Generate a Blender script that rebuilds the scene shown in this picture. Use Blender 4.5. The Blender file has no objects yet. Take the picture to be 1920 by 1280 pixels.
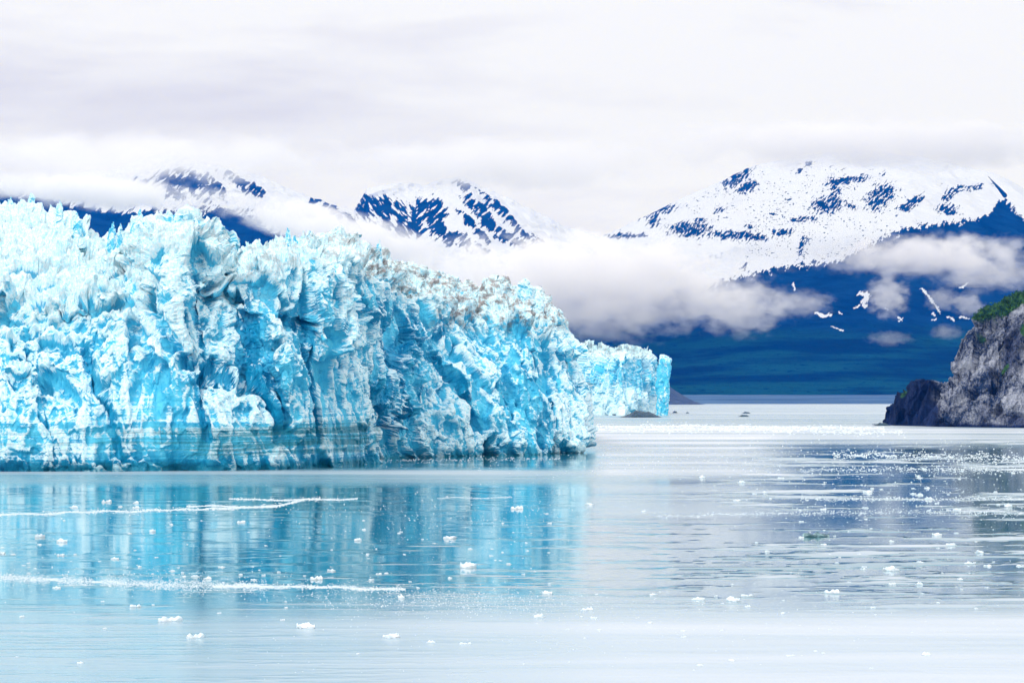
import bpy, math, random, time
import numpy as np
T0 = time.time()
R = math.radians
rng = np.random.default_rng(7)
random.seed(7)
C = bpy.context.scene.collection
scene = bpy.context.scene

# ------------------------------------------------------------------ camera, world, sun, exposure
H_CAM, F, HOR = 20.0, 5480.0, 745.0          # eye height (m), focal length and horizon in photograph pixels
cam_d = bpy.data.cameras.new('camera'); cam = bpy.data.objects.new('camera', cam_d); C.objects.link(cam)
cam.location = (0, 0, H_CAM); cam.rotation_euler = (R(90), 0, 0)
cam_d.sensor_width = 36; cam_d.lens = F / 1920 * 36
cam_d.shift_y = (HOR - 640) / 1920
cam_d.clip_start = 1; cam_d.clip_end = 90000
scene.camera = cam
scene.view_settings.view_transform = 'Standard'; scene.view_settings.look = 'None'
scene.view_settings.gamma = 1; scene.view_settings.exposure = 0.0
scene.cycles.max_bounces = 8; scene.cycles.volume_bounces = 12
scene.cycles.volume_max_steps = 256
scene.cycles.use_denoising = True
try: scene.cycles.denoiser = 'OPENIMAGEDENOISE'
except Exception: pass
SUN_EL, SUN_AZ = R(42), R(-60)

world = bpy.data.worlds.new('World'); scene.world = world; world.use_nodes = True
nt = world.node_tree; nt.nodes.clear(); N = nt.nodes.new; L = nt.links.new
out = N('ShaderNodeOutputWorld'); bg = N('ShaderNodeBackground'); L(bg.outputs[0], out.inputs[0])
sky = N('ShaderNodeTexSky'); sky.sky_type = 'NISHITA'; sky.sun_disc = False
sky.sun_elevation = SUN_EL; sky.sun_rotation = SUN_AZ
sk = N('ShaderNodeVectorMath'); sk.operation = 'SCALE'; sk.inputs[3].default_value = 0.1; L(sky.outputs[0], sk.inputs[0])
tc = N('ShaderNodeTexCoord')
mp = N('ShaderNodeMapping'); mp.inputs['Scale'].default_value = (7, 7, 34); L(tc.outputs['Generated'], mp.inputs[0])
nz = N('ShaderNodeTexNoise'); nz.inputs['Scale'].default_value = 1.0; nz.inputs['Detail'].default_value = 7; nz.inputs['Roughness'].default_value = 0.52
nz.inputs['Distortion'].default_value = 0.25
L(mp.outputs[0], nz.inputs['Vector'])
cr = N('ShaderNodeValToRGB'); e = cr.color_ramp
e.elements[0].position = 0.33; e.elements[0].color = (0.71, 0.69, 0.765, 1)
e.elements[1].position = 0.60; e.elements[1].color = (0.955, 0.95, 0.975, 1)
m_ = e.elements.new(0.46); m_.color = (0.85, 0.84, 0.89, 1)
sep = N('ShaderNodeSeparateXYZ'); L(tc.outputs['Generated'], sep.inputs[0])
mr = N('ShaderNodeMapRange'); mr.interpolation_type = 'SMOOTHSTEP'; L(sep.outputs[0], mr.inputs[0])     # thinner, brighter cloud towards the right
mr.inputs[1].default_value = -0.06; mr.inputs[2].default_value = 0.08; mr.inputs[3].default_value = 0.015; mr.inputs[4].default_value = 0.16
ad = N('ShaderNodeMath'); ad.operation = 'ADD'; L(nz.outputs['Fac'], ad.inputs[0]); L(mr.outputs[0], ad.inputs[1]); L(ad.outputs[0], cr.inputs[0])
zn = N('ShaderNodeMapRange'); L(sep.outputs[2], zn.inputs[0])                                              # an overcast sky is brighter overhead
zn.inputs[1].default_value = 0.10; zn.inputs[2].default_value = 1.0; zn.inputs[3].default_value = 1.0; zn.inputs[4].default_value = 1.75
cz = N('ShaderNodeVectorMath'); cz.operation = 'SCALE'; L(cr.outputs[0], cz.inputs[0]); L(zn.outputs[0], cz.inputs[3])
mx = N('ShaderNodeMix'); mx.data_type = 'RGBA'; mx.inputs[0].default_value = 0.93
L(sk.outputs[0], mx.inputs[6]); L(cz.outputs[0], mx.inputs[7]); L(mx.outputs[2], bg.inputs[0])
bg.inputs[1].default_value = 1.0

sd = bpy.data.lights.new('sun', 'SUN'); sd.energy = 1.4; sd.angle = R(14); sd.color = (1.0, 0.98, 0.96)
sun = bpy.data.objects.new('sun', sd); C.objects.link(sun)
# sun high in front-left of the view, behind the viewer's left shoulder
sx, sy, sz = math.sin(SUN_AZ) * math.cos(SUN_EL), math.cos(SUN_AZ) * math.cos(SUN_EL), math.sin(SUN_EL)
sd_dir = (-0.38, -0.72, 0.60)
import mathutils
SD = mathutils.Vector(sd_dir).normalized()
sun.rotation_euler = SD.to_track_quat('Z', 'Y').to_euler()
sky.sun_elevation = math.asin(SD.z); sky.sun_rotation = math.atan2(SD.x, SD.y)

# ------------------------------------------------------------------ numeric helpers
def hsh(ix, iy, iz, seed):
    with np.errstate(over='ignore'):
        h = (ix.astype(np.uint32) * np.uint32(374761393)) ^ (iy.astype(np.uint32) * np.uint32(668265263)) ^ (iz.astype(np.uint32) * np.uint32(2147483647)) ^ np.uint32((seed * 2654435761) & 0xffffffff)
        h = (h ^ (h >> np.uint32(13))) * np.uint32(1274126177)
        h = (h ^ (h >> np.uint32(16))) * np.uint32(2246822519)
        return h ^ (h >> np.uint32(15))

def chunked(fn, *arrs, n=120000):
    L_ = len(arrs[0]); outs = [fn(*[a[i:i + n] for a in arrs]) for i in range(0, L_, n)]
    if isinstance(outs[0], tuple): return tuple(np.concatenate(o) for o in zip(*outs))
    return np.concatenate(outs)

def _noise(x, y, z, seed):
    fx, fy, fz = np.floor(x), np.floor(y), np.floor(z)
    ix, iy, iz = fx.astype(np.int64), fy.astype(np.int64), fz.astype(np.int64)
    x, y, z = x - fx, y - fy, z - fz
    u, v, w = x * x * x * (x * (x * 6 - 15) + 10), y * y * y * (y * (y * 6 - 15) + 10), z * z * z * (z * (z * 6 - 15) + 10)
    r = 0
    for dx in (0, 1):
        for dy in (0, 1):
            for dz in (0, 1):
                h = hsh(ix + dx, iy + dy, iz + dz, seed)
                g = ((h & np.uint32(255)).astype(np.float32) / 127.5 - 1) * (x - dx) + (((h >> np.uint32(8)) & np.uint32(255)).astype(np.float32) / 127.5 - 1) * (y - dy) + (((h >> np.uint32(16)) & np.uint32(255)).astype(np.float32) / 127.5 - 1) * (z - dz)
                r = r + g * (u if dx else 1 - u) * (v if dy else 1 - v) * (w if dz else 1 - w)
    return r

def noise(x, y, z, seed=0):                     # about -0.7..0.7
    x, y, z = np.broadcast_arrays(x, y, z); s = x.shape
    return chunked(lambda a, b, c: _noise(a, b, c, seed), x.ravel().astype(np.float64), y.ravel().astype(np.float64), z.ravel().astype(np.float64)).reshape(s)

def fbm(x, y, z, octs=4, seed=0, gain=0.5, ridge=False):
    r, a, f, t = 0, 1.0, 1.0, 0
    for k in range(octs):
        n = noise(x * f, y * f, z * f, seed + k * 17)
        if ridge: n = 0.5 - 2 * np.abs(n)
        r = r + a * n; t += a; a *= gain; f *= 2.03
    return r / t

def _vor(x, y, z, seed):
    fx, fy, fz = np.floor(x).astype(np.int64), np.floor(y).astype(np.int64), np.floor(z).astype(np.int64)
    best = np.full(x.shape, 1e9); second = np.full(x.shape, 1e9)
    cx = np.zeros(x.shape); cy = np.zeros(x.shape); cz = np.zeros(x.shape); ch = np.zeros(x.shape, np.uint32)
    for dx in (-1, 0, 1):
        for dy in (-1, 0, 1):
            for dz in (-1, 0, 1):
                h = hsh(fx + dx, fy + dy, fz + dz, seed)
                px = fx + dx + 0.1 + 0.8 * (h & np.uint32(1023)) / 1023.0
                py = fy + dy + 0.1 + 0.8 * ((h >> np.uint32(10)) & np.uint32(1023)) / 1023.0
                pz = fz + dz + 0.1 + 0.8 * ((h >> np.uint32(20)) & np.uint32(1023)) / 1023.0
                d = (x - px) ** 2 + (y - py) ** 2 + (z - pz) ** 2
                m = d < best
                second = np.where(m, best, np.minimum(second, d))
                best = np.where(m, d, best); cx = np.where(m, px, cx); cy = np.where(m, py, cy); cz = np.where(m, pz, cz); ch = np.where(m, h, ch)
    return cx, cy, cz, ch, np.sqrt(best), np.sqrt(second)

def vor(x, y, z, seed=0):
    return chunked(lambda a, b, c: _vor(a, b, c, seed), x.astype(np.float64), y.astype(np.float64), z.astype(np.float64), n=60000)

def hr(h, k):                                   # a random 0..1 per cell hash
    with np.errstate(over='ignore'):
        q = (h ^ np.uint32(k * 7919)) * np.uint32(2654435769); q = (q ^ (q >> np.uint32(15))) * np.uint32(2246822519)
    return ((q >> np.uint32(8)) & np.uint32(65535)) / 65535.0

def facets(P, Nn, size, k, tilt, seed, stretch=(1, 1, 1), clip=0.42):
    """break the surface into planar chunks: each cell of points is pressed towards a tilted plane of its own"""
    s = np.array(stretch) * size
    q = P / s
    cx, cy, cz, ch, f1, f2 = vor(q[:, 0], q[:, 1], q[:, 2], seed)
    c = np.stack([cx, cy, cz], 1) * s
    rv = np.stack([hr(ch, 1), hr(ch, 2), hr(ch, 3)], 1) * 2 - 1
    n = Nn + rv * tilt; n /= np.linalg.norm(n, axis=1)[:, None] + 1e-9
    d = ((P - c) * n).sum(1)
    off = (hr(ch, 4) - 0.5) * size * 0.35
    d = np.clip(d - off, -size * clip, size * clip)
    kk = k if np.isscalar(k) else k
    return P - (kk * d)[:, None] * n, ch, f2 - f1

def interp(x, pts):
    p = np.array(pts, float); return np.interp(x, p[:, 0], p[:, 1])
def sstep(x, a, b):
    t = np.clip((x - a) / (b - a), 0, 1); return t * t * (3 - 2 * t)
def blob(px, py, cx, cy, rx, ry, deg=0):
    a = R(deg); dx, dy = px - cx, py - cy
    u = (dx * math.cos(a) + dy * math.sin(a)) / rx; v = (-dx * math.sin(a) + dy * math.cos(a)) / ry
    return np.clip(1 - np.sqrt(u * u + v * v), -1, 1)
def capsule(px, py, pts, r):
    best = np.full(np.shape(px), 1e9)
    for (ax, ay), (bx, by) in zip(pts[:-1], pts[1:]):
        vx, vy = bx - ax, by - ay
        t = np.clip(((px - ax) * vx + (py - ay) * vy) / (vx * vx + vy * vy + 1e-9), 0, 1)
        best = np.minimum(best, np.hypot(px - ax - t * vx, py - ay - t * vy))
    return 1 - best / r
def W(px, py, D):                               # a point seen at (px, py) standing D metres out
    return np.stack([(px - 960) / F * D, D * np.ones_like(px), H_CAM + (HOR - py) / F * D], -1)
def seen(P):                                    # the other way round
    return 960 + P[..., 0] / P[..., 1] * F, HOR - (P[..., 2] - H_CAM) / P[..., 1] * F
def Dw(py): return H_CAM * F / (py - HOR)       # distance of the water surface seen at row py

def grid_mesh(name, V, rows, cols, attrs=None, extra=None, smooth=False):
    """V: (rows*cols,3)"""
    i = np.arange(rows * cols).reshape(rows, cols)
    q = np.stack([i[:-1, :-1], i[:-1, 1:], i[1:, 1:], i[1:, :-1]], -1).reshape(-1, 4)
    return raw_mesh(name, V, q, attrs, smooth)
def raw_mesh(name, V, faces, attrs=None, smooth=False):
    me = bpy.data.meshes.new(name); k = faces.shape[1]
    me.vertices.add(len(V)); me.vertices.foreach_set('co', np.asarray(V, np.float32).ravel())
    me.loops.add(faces.size); me.loops.foreach_set('vertex_index', faces.astype(np.int32).ravel())
    me.polygons.add(len(faces)); me.polygons.foreach_set('loop_start', (np.arange(len(faces)) * k).astype(np.int32))
    me.polygons.foreach_set('use_smooth', np.full(len(faces), smooth, bool))
    me.update(calc_edges=True); me.validate()
    for an, av in (attrs or {}).items():
        a = me.attributes.new(an, 'FLOAT', 'POINT'); a.data.foreach_set('value', np.asarray(av, np.float32).ravel())
    return me
def link(name, me, mat=None, parent=None, **props):
    o = bpy.data.objects.new(name, me); C.objects.link(o)
    if mat is not None and me is not None and not me.materials: me.materials.append(mat)
    if parent is not None: o.parent = parent
    for k, v in props.items(): o[k] = v
    return o
def normals_grid(V, rows, cols):
    G = V.reshape(rows, cols, 3)
    du = np.gradient(G, axis=1); dv = np.gradient(G, axis=0)
    n = np.cross(du, dv); n /= np.linalg.norm(n, axis=2)[..., None] + 1e-9
    return n.reshape(-1, 3)
def blur_g(G, k):                               # box blur of a grid, edge padded
    for ax in (0, 1):
        pad = [(0, 0)] * G.ndim; pad[ax] = (k + 1, k)
        c = np.cumsum(np.pad(G, pad, mode='edge'), axis=ax)
        a = [slice(None)] * G.ndim; b = [slice(None)] * G.ndim
        a[ax] = slice(2 * k + 1, None); b[ax] = slice(0, -2 * k - 1)
        G = (c[tuple(a)] - c[tuple(b)]) / (2 * k + 1)
    return G

# ------------------------------------------------------------------ material helper
class Mat:
    def __init__(s, name, rough=0.6, spec=0.3):
        s.m = bpy.data.materials.new(name); s.m.use_nodes = True; s.t = s.m.node_tree; s.t.nodes.clear()
        s.o = s.t.nodes.new('ShaderNodeOutputMaterial'); s.b = s.t.nodes.new('ShaderNodeBsdfPrincipled')
        s.b.inputs['Roughness'].default_value = rough; s.b.inputs['Specular IOR Level'].default_value = spec
        s.l(s.b.outputs[0], s.o.inputs[0]); s.tc = s.n('ShaderNodeTexCoord')
    def n(s, t): return s.t.nodes.new(t)
    def l(s, a, b): s.t.links.new(a, b)
    def put(s, sock, v):
        if isinstance(v, (int, float)): sock.default_value = v
        elif isinstance(v, tuple): sock.default_value = v if len(v) == len(sock.default_value) else (*v, 1)
        else: s.l(v, sock)
    def attr(s, name):
        a = s.n('ShaderNodeAttribute'); a.attribute_name = name; return a.outputs['Fac']
    def noise(s, scale, detail=4, rough=0.5, sc=(1, 1, 1), dist=0.0, rot=(0, 0, 0)):
        mp = s.n('ShaderNodeMapping'); mp.inputs['Scale'].default_value = sc; mp.inputs['Rotation'].default_value = rot; s.l(s.tc.outputs['Object'], mp.inputs[0])
        n = s.n('ShaderNodeTexNoise'); s.l(mp.outputs[0], n.inputs['Vector'])
        n.inputs['Scale'].default_value = scale; n.inputs['Detail'].default_value = detail; n.inputs['Roughness'].default_value = rough; n.inputs['Distortion'].default_value = dist
        return n.outputs['Fac']
    def math(s, op, a, b=0.0, c=0.0, clamp=False):
        m = s.n('ShaderNodeMath'); m.operation = op; m.use_clamp = clamp
        s.put(m.inputs[0], a); s.put(m.inputs[1], b); s.put(m.inputs[2], c); return m.outputs[0]
    def ramp(s, v, a, b, lo=0.0, hi=1.0):
        m = s.n('ShaderNodeMapRange'); m.interpolation_type = 'SMOOTHSTEP'; s.put(m.inputs[0], v)
        m.inputs[1].default_value = a; m.inputs[2].default_value = b; m.inputs[3].default_value = lo; m.inputs[4].default_value = hi; return m.outputs[0]
    def mix(s, f, a, b):
        m = s.n('ShaderNodeMix'); m.data_type = 'RGBA'; s.put(m.inputs[0], f); s.put(m.inputs[6], a); s.put(m.inputs[7], b); return m.outputs[2]
    def nz(s):
        g = s.n('ShaderNodeNewGeometry'); x = s.n('ShaderNodeSeparateXYZ'); s.l(g.outputs['Normal'], x.inputs[0]); return x.outputs[2]
    def bump(s, h, strength, dist):
        b = s.n('ShaderNodeBump'); b.inputs['Strength'].default_value = strength; b.inputs['Distance'].default_value = dist; s.l(h, b.inputs['Height']); s.l(b.outputs[0], s.b.inputs['Normal'])
    def color(s, c): s.put(s.b.inputs['Base Color'], c); return s

# ------------------------------------------------------------------ water
PYW = np.concatenate([np.array([6500, 3200, 2200, 1750, 1560, 1480]), np.linspace(1420, 1000, 260), np.linspace(999, 800, 240), np.linspace(799.5, 752.0, 120)])
PXW = np.concatenate([-260 - np.geomspace(9000, 40, 24), np.linspace(-260, 2180, 620), 2180 + np.geomspace(40, 9000, 24)])
gy, gx = np.meshgrid(PYW, PXW, indexing='ij')
Dg = Dw(gy); WV = np.stack([(gx - 960) / F * Dg, Dg, np.zeros_like(Dg)], -1)
wx, wy = WV[..., 0], WV[..., 1]
# patches of wind ruffle, slush and painted-in sky reflection: long streaks across the fjord
def streak(sx, sy, seed, o=4): return fbm(wx / sx, wy / sy, 0 * wx + seed, o, seed)
band = noise(gx / 900, gy / 26, 0 * gx + 3.3, 51)
zone = sstep(gx, 1130, 1420) * sstep(gy, 815, 850) * (1 - sstep(gy, 1110, 1165))
fine_s = fbm(gx / 260, gy / 6.5, 0 * gx + 1.7, 4, 52, gain=.6)
ruf = 0.06 + 0.05 * band + 0.08 * sstep(fine_s, 0.0, 0.25) - 0.04 * zone + zone * (0.8 * sstep(fine_s + 0.25 * band, 0.06, 0.2))
near_wall = sstep(gy, 872, 886) * (1 - sstep(gy, 900, 915)) * (1 - sstep(gx, 900, 1300))
ruf += 0.75 * near_wall
ruf += 0.5 * (1 - sstep(gy, 800, 850))
ruf += 0.30 * sstep(gy, 1090, 1180)
ruf = np.clip(ruf, 0.0, 1)
sl = 0.85 * (1 - sstep(gy, 800, 850)) * (0.75 + 0.6 * band)
sl += zone * 0.7 * sstep(fine_s + 0.25 * band, 0.09, 0.2)
sl += (0.30 + 0.62 * sstep(gx, 200, 1300)) * sstep(gy + 14 * band, 1095, 1190) + 0.10 * sstep(gx, 1000, 1200)  # pale foreground: reflected sky put into the colour
sl += 0.55 * near_wall  # lighter band along the wall: sky reflection painted in, besides the ruffle
sl += (0.55 * (1 - sstep(gy, 868, 905)) + 0.30 * (1 - sstep(gy, 960, 1000))) * sstep(gx, 1090, 1150) * (1 - sstep(gx + 60 * band, 1330 + 0 * gx, 1560)) * sstep(gy, 790, 810) * (0.8 + 0.5 * fine_s)
sl = np.clip(sl, 0, 1)
me = grid_mesh('water', WV.reshape(-1, 3), len(PYW), len(PXW), {'ruffle': ruf, 'slush_sheen': sl, 'reflect_tint': sstep(gy + 14 * band, 1085, 1190)}, smooth=True)
M = Mat('water', 0.08, 0.5); b = M.b; b.inputs['IOR'].default_value = 1.42
rf = M.attr('ruffle'); ss = M.attr('slush_sheen')
n1 = M.noise(0.012, 5, 0.55, (0.14, 1, 1)); n2 = M.noise(0.09, 4, 0.6, (0.10, 1, 1)); n3 = M.noise(0.5, 3, 0.6, (0.16, 1, 1))
film_sheen = M.math('MULTIPLY', ss, M.ramp(n1, 0.38, 0.62)); film_sheen = M.math('MULTIPLY_ADD', ss, 0.35, M.math('MULTIPLY', film_sheen, 0.65), clamp=True)
M.color(M.mix(film_sheen, M.mix(M.attr('reflect_tint'), (0.015, 0.19, 0.26), (0.13, 0.33, 0.42)), (0.66, 0.685, 0.74)))  # foreground base colour carries a painted blue reflection
M.put(b.inputs['Roughness'], M.math('MULTIPLY_ADD', film_sheen, 0.35, M.math('MULTIPLY_ADD', rf, 0.20, 0.035)))
hgt = M.math('MULTIPLY_ADD', n2, 1.0, M.math('MULTIPLY', n3, 0.22))
hgt = M.math('MULTIPLY_ADD', n1, 2.2, hgt)
M.bump(M.math('MULTIPLY', hgt, M.math('MULTIPLY_ADD', rf, 1.0, 0.03)), 1.0, 0.42)
WATER_MAT = M
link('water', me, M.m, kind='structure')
# the rest of the sea floor of the scene: ground under everything, reaching past the mountains
gm = raw_mesh('ground', np.array([(-30000, -500, -6), (30000, -500, -6), (30000, 40000, -6), (-30000, 40000, -6)], float), np.array([[0, 1, 2, 3]]))
M = Mat('ground', 0.9, 0.1).color((0.05, 0.06, 0.07)); link('ground', gm, M.m, kind='structure')
print('water', time.time() - T0)

# ------------------------------------------------------------------ ice material
def ice_mat(name, seed=0.0):
    M = Mat(name, 0.38, 0.35)
    wh, dp, dt = M.attr('white'), M.attr('deep'), M.attr('dirt')
    f1 = M.noise(0.5, 6, 0.65, (1, 1, 0.42)); f2 = M.noise(0.14, 5, 0.6, (1, 1, 0.33)); f3 = M.noise(1.6, 4, 0.7, (1, 1, 0.7))
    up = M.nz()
    sm = M.math('SUBTRACT', 1.0, M.math('MULTIPLY', M.attr('smooth_ice'), 0.6))
    w = M.math('ADD', wh, M.math('MULTIPLY', M.math('MULTIPLY', M.math('SUBTRACT', f1, 0.5), 1.7), sm))
    w = M.math('ADD', w, M.math('MULTIPLY', M.math('MULTIPLY', M.math('SUBTRACT', f2, 0.5), 1.3), sm))
    w = M.math('ADD', w, M.math('MULTIPLY', M.math('SUBTRACT', f3, 0.5), 0.7))
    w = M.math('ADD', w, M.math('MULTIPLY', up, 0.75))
    w = M.ramp(w, 0.34, 0.82)
    blue = M.mix(M.ramp(M.math('ADD', dp, M.math('MULTIPLY', M.math('SUBTRACT', f2, 0.5), 0.8)), 0.15, 0.95), (0.10, 0.64, 0.88), (0.0, 0.28, 0.52))
    blue = M.mix(M.ramp(f1, 0.45, 0.75), blue, (0.02, 0.50, 0.80))
    pale = M.mix(M.ramp(f3, 0.35, 0.7), (0.92, 0.985, 0.998), (0.44, 0.87, 0.985))
    c = M.mix(w, blue, pale)
    d = M.math('MULTIPLY', dt, M.ramp(M.noise(0.22, 6, 0.78, (1, 0.5, 1.6)), 0.45, 0.60))
    c = M.mix(d, c, (0.32, 0.285, 0.275))
    c = M.mix(M.math('MULTIPLY', M.attr('teal'), 0.92), c, (0.005, 0.19, 0.27))
    M.color(c)
    hb = M.math('ADD', M.math('MULTIPLY', f1, 1.0), M.math('MULTIPLY', f3, 0.45))
    M.bump(hb, 0.6, 1.0)
    return M.m
ICE = ice_mat('glacier_ice')

# ------------------------------------------------------------------ main glacier
def build_ice(colpx, base_D, lip_py, sky_py, NR_face, NR_top, lean, depth_k, fin=1.0):
    """columns of the ice front: face from below the water to the lip, then the broken top up to the skyline and beyond"""
    nc = len(colpx); rows = []
    lipD = base_D + lean
    for t in np.linspace(0, 1, NR_face, endpoint=False):
        D = base_D + (lipD - base_D) * t ** 1.6
        zl = H_CAM + (HOR - lip_py) / F * lipD
        z = -3 + (zl + 3) * t
        rows.append(np.stack([(colpx - 960) / F * D, D, z], -1))
    skyD = lipD * depth_k
    zl = H_CAM + (HOR - lip_py) / F * lipD; zs = H_CAM + (HOR - sky_py) / F * skyD
    for t in np.linspace(0, 1, NR_top, endpoint=False):
        py = lip_py + (sky_py - lip_py) * t; D = lipD + (skyD - lipD) * (t ** 1.15)
        rows.append(np.stack([(colpx - 960) / F * D, D, H_CAM + (HOR - py) / F * D], -1))
    for t in np.linspace(0, 1, 24):
        D = skyD + 350 * t
        rows.append(np.stack([(colpx - 960) / F * D, D, zs - 22 * t], -1))
    return np.array(rows)

front = [(-150, 876), (0, 884.5), (150, 884), (400, 882), (520, 880), (600, 877), (672, 872), (690, 869), (698, 864), (740, 859.5), (800, 856.5), (900, 854), (1000, 852), (1108, 848)]
lip = [(-150, 565), (0, 560), (150, 562), (250, 540), (300, 500), (345, 478), (390, 490), (430, 520), (480, 512), (560, 500), (610, 485), (680, 520), (760, 560), (850, 588), (950, 602), (1035, 618), (1060, 634), (1085, 676), (1108, 714)]
skyl = [(-150, 385), (0, 384), (60, 378), (110, 396), (150, 418), (200, 440), (238, 446), (275, 440), (310, 430), (345, 424), (380, 436), (402, 486), (425, 500), (452, 492), (466, 474), (500, 470), (550, 470), (600, 486), (660, 484), (700, 484), (760, 488), (820, 505), (880, 526), (940, 548), (975, 545), (1000, 566), (1035, 584), (1060, 606), (1085, 650), (1108, 690)]
NC = 1500
cpx = np.concatenate([np.linspace(-150, 660, 900, endpoint=False), np.linspace(660, 720, 110, endpoint=False), np.linspace(720, 1093, 490)])
NC = len(cpx)
fD = Dw(interp(cpx, front))
k = 5; fD = np.convolve(np.pad(fD, k, mode='edge'), np.ones(2 * k + 1) / (2 * k + 1), 'valid')
NF, NT = 420, 300
lean = interp(cpx, [(-150, 40), (250, 34), (345, 14), (430, 16), (600, 14), (690, 12), (720, 30), (900, 34), (1108, 22)])
dk = interp(cpx, [(-150, 1.35), (200, 1.30), (330, 1.06), (400, 1.08), (450, 1.22), (700, 1.14), (1000, 1.10), (1108, 1.05)])
G = build_ice(cpx, fD, interp(cpx, lip), interp(cpx, skyl) + interp(cpx, [(0, 22), (240, 20), (400, 20), (600, 20), (700, 22), (900, 24), (1000, 14), (1100, 12)]), NF, NT, lean, dk)
# the right end leans in as it rises
zz = G[..., 2]
tilt = sstep(np.broadcast_to(cpx, zz.shape), 1000, 1108) * np.clip(zz / 50, 0, 1) ** 1.2
G[..., 0] -= tilt * 8.0
G = blur_g(G, 3)
NRr = G.shape[0]
# side wall of the right end, running back from the corner
NS = 60
sideD = fD[-1] + np.concatenate([np.linspace(0, 60, 30), np.linspace(65, 420, 30)])
s_t = np.linspace(0, 1, NF)
cornerX = G[0, -1, 0]
col = G[:NF, -1]                                       # the corner profile
topline = G[NF - 1:, -1]
SG = np.zeros((NF, NS, 3))
for j in range(NS):
    d = sideD[j] - fD[-1]
    D_t = col[-1, 1] + d
    zt = np.interp(D_t, topline[:, 1], topline[:, 2]); xt = np.interp(D_t, topline[:, 1], topline[:, 0])
    bx_ = cornerX + 2.2 * (1 - math.exp(-d / 10)) - d * 0.05
    a = s_t
    zc = (col[:, 2] + 3) / (col[-1, 2] + 3)
    SG[:, j, 2] = -3 + zc * (zt + 3)
    f = zc ** 1.5
    SG[:, j, 0] = bx_ + (xt - bx_) * f - 1.8 * min(1, d / 4)
    SG[:, j, 1] = col[:, 1] + d
V1 = G.reshape(-1, 3); V2 = SG.reshape(-1, 3)
N1 = normals_grid(V1, NRr, NC); N2 = normals_grid(V2, NF, NS)
if N1[NC * 100 + 500][1] > 0: N1 = -N1
if N2[NS * 100 + 30][0] < 0: N2 = -N2
V = np.concatenate([V1, V2]); Nn = np.concatenate([N1, N2])
P0 = V.copy()
px0, py0 = seen(P0)
topness = np.clip(Nn[:, 2], 0, 1)
left = 1 - sstep(px0, 660, 720)
calm = left * (1 - sstep(-py0, -800, -690))            # the banded lower wall on the left is smooth
calm = np.clip(calm, 0, 1)
amp = 1 - 0.72 * calm
# broad buttresses and bays
q = V
bx = fbm(q[:, 0] / 26, q[:, 1] / 40, q[:, 2] / 60, 3, 11)
V = V + np.stack([0 * bx, -1 * bx * 8 * (1 - topness), bx * 5 * topness], 1)
flut = fbm(q[:, 0] / 7, q[:, 1] / 12, q[:, 2] / 70, 3, 15, ridge=True)
V[:, 1] -= flut * 2.6 * (1 - topness) * (1 - 0.3 * calm)
def soften(V, k):
    a = blur_g(V[:NRr * NC].reshape(NRr, NC, 3), k).reshape(-1, 3); b = blur_g(V[NRr * NC:].reshape(NF, NS, 3), k).reshape(-1, 3)
    return np.concatenate([a, b])
V[:, 1] -= calm * 2.6 * fbm(V[:, 0] / 4.5, V[:, 1] / 9, V[:, 2] / 45, 2, 16, ridge=True)
rib = fbm((V[:, 0] - 0.5 * V[:, 2]) / 9, V[:, 1] / 18, V[:, 2] / 70, 3, 17, ridge=True)
V[:, 1] -= rib * 3.6 * (1 - topness) * (1 - calm) * sstep(px0, 380, 700)
Vs = V + np.stack([0.30 * V[:, 2] + 5 * noise(V[:, 0] / 30, V[:, 1] / 30, V[:, 2] / 40, 18), 0 * V[:, 0], 0 * V[:, 0]], 1)
Vt, hB, eB = facets(Vs, Nn, 20, (0.85 - 0.45 * topness) * (0.15 + 0.85 * amp) * interp(px0, [(600, 1), (680, .55), (880, .55), (960, 1)]), 0.50, 19, (1, 1.4, 2.2), 0.40)
V = V + (Vt - Vs)
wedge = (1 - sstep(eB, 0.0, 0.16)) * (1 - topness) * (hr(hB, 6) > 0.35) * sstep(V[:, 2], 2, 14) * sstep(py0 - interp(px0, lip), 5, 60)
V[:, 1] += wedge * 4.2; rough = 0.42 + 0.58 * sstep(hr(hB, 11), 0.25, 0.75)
rough = np.maximum(rough, topness); hb1 = hr(hB, 12)
V, h1, e1 = facets(V, Nn, 13, 0.65 * (0.12 + 0.88 * amp) * (0.4 + 0.6 * rough), 0.5, 21, (1, 1, 2.3)); V = soften(V, 1)
# spread the grid evenly over the folded surface, so that steep flanks are as finely meshed as the rest
def even(A, axis, keep=0.45, k=12):
    G_ = A if axis == 1 else A.transpose(1, 0, 2)
    st = np.linalg.norm(np.diff(blur_g(G_[..., :3], 2), axis=1), axis=2)
    cu = np.concatenate([np.zeros((st.shape[0], 1)), np.cumsum(st, axis=1)], axis=1); cu /= cu[:, -1:]
    n_ = G_.shape[1]; base = np.linspace(0, 1, n_)[None, :]
    cu = keep * base + (1 - keep) * cu
    kk = np.ones(2 * k + 1) / (2 * k + 1)
    cp = np.pad(cu, ((k, k), (0, 0)), mode='edge'); cc_ = np.cumsum(np.concatenate([np.zeros((1, n_)), cp]), axis=0); cu = (cc_[2 * k + 1:] - cc_[:-2 * k - 1]) / (2 * k + 1)
    o_ = np.empty_like(G_); idx = np.arange(n_)
    for i in range(G_.shape[0]):
        f = np.interp(base[0], cu[i], idx); a = np.clip(f.astype(int), 0, n_ - 2); w_ = (f - a)[:, None]
        o_[i] = G_[i, a] * (1 - w_) + G_[i, a + 1] * w_
    return o_ if axis == 1 else o_.transpose(1, 0, 2)
n1_ = NRr * NC
A_ = np.concatenate([V[:n1_], P0[:n1_], np.stack([topness[:n1_], calm[:n1_], amp[:n1_], rough[:n1_], hb1[:n1_], wedge[:n1_]], 1), Nn[:n1_]], 1).reshape(NRr, NC, 15)
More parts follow.
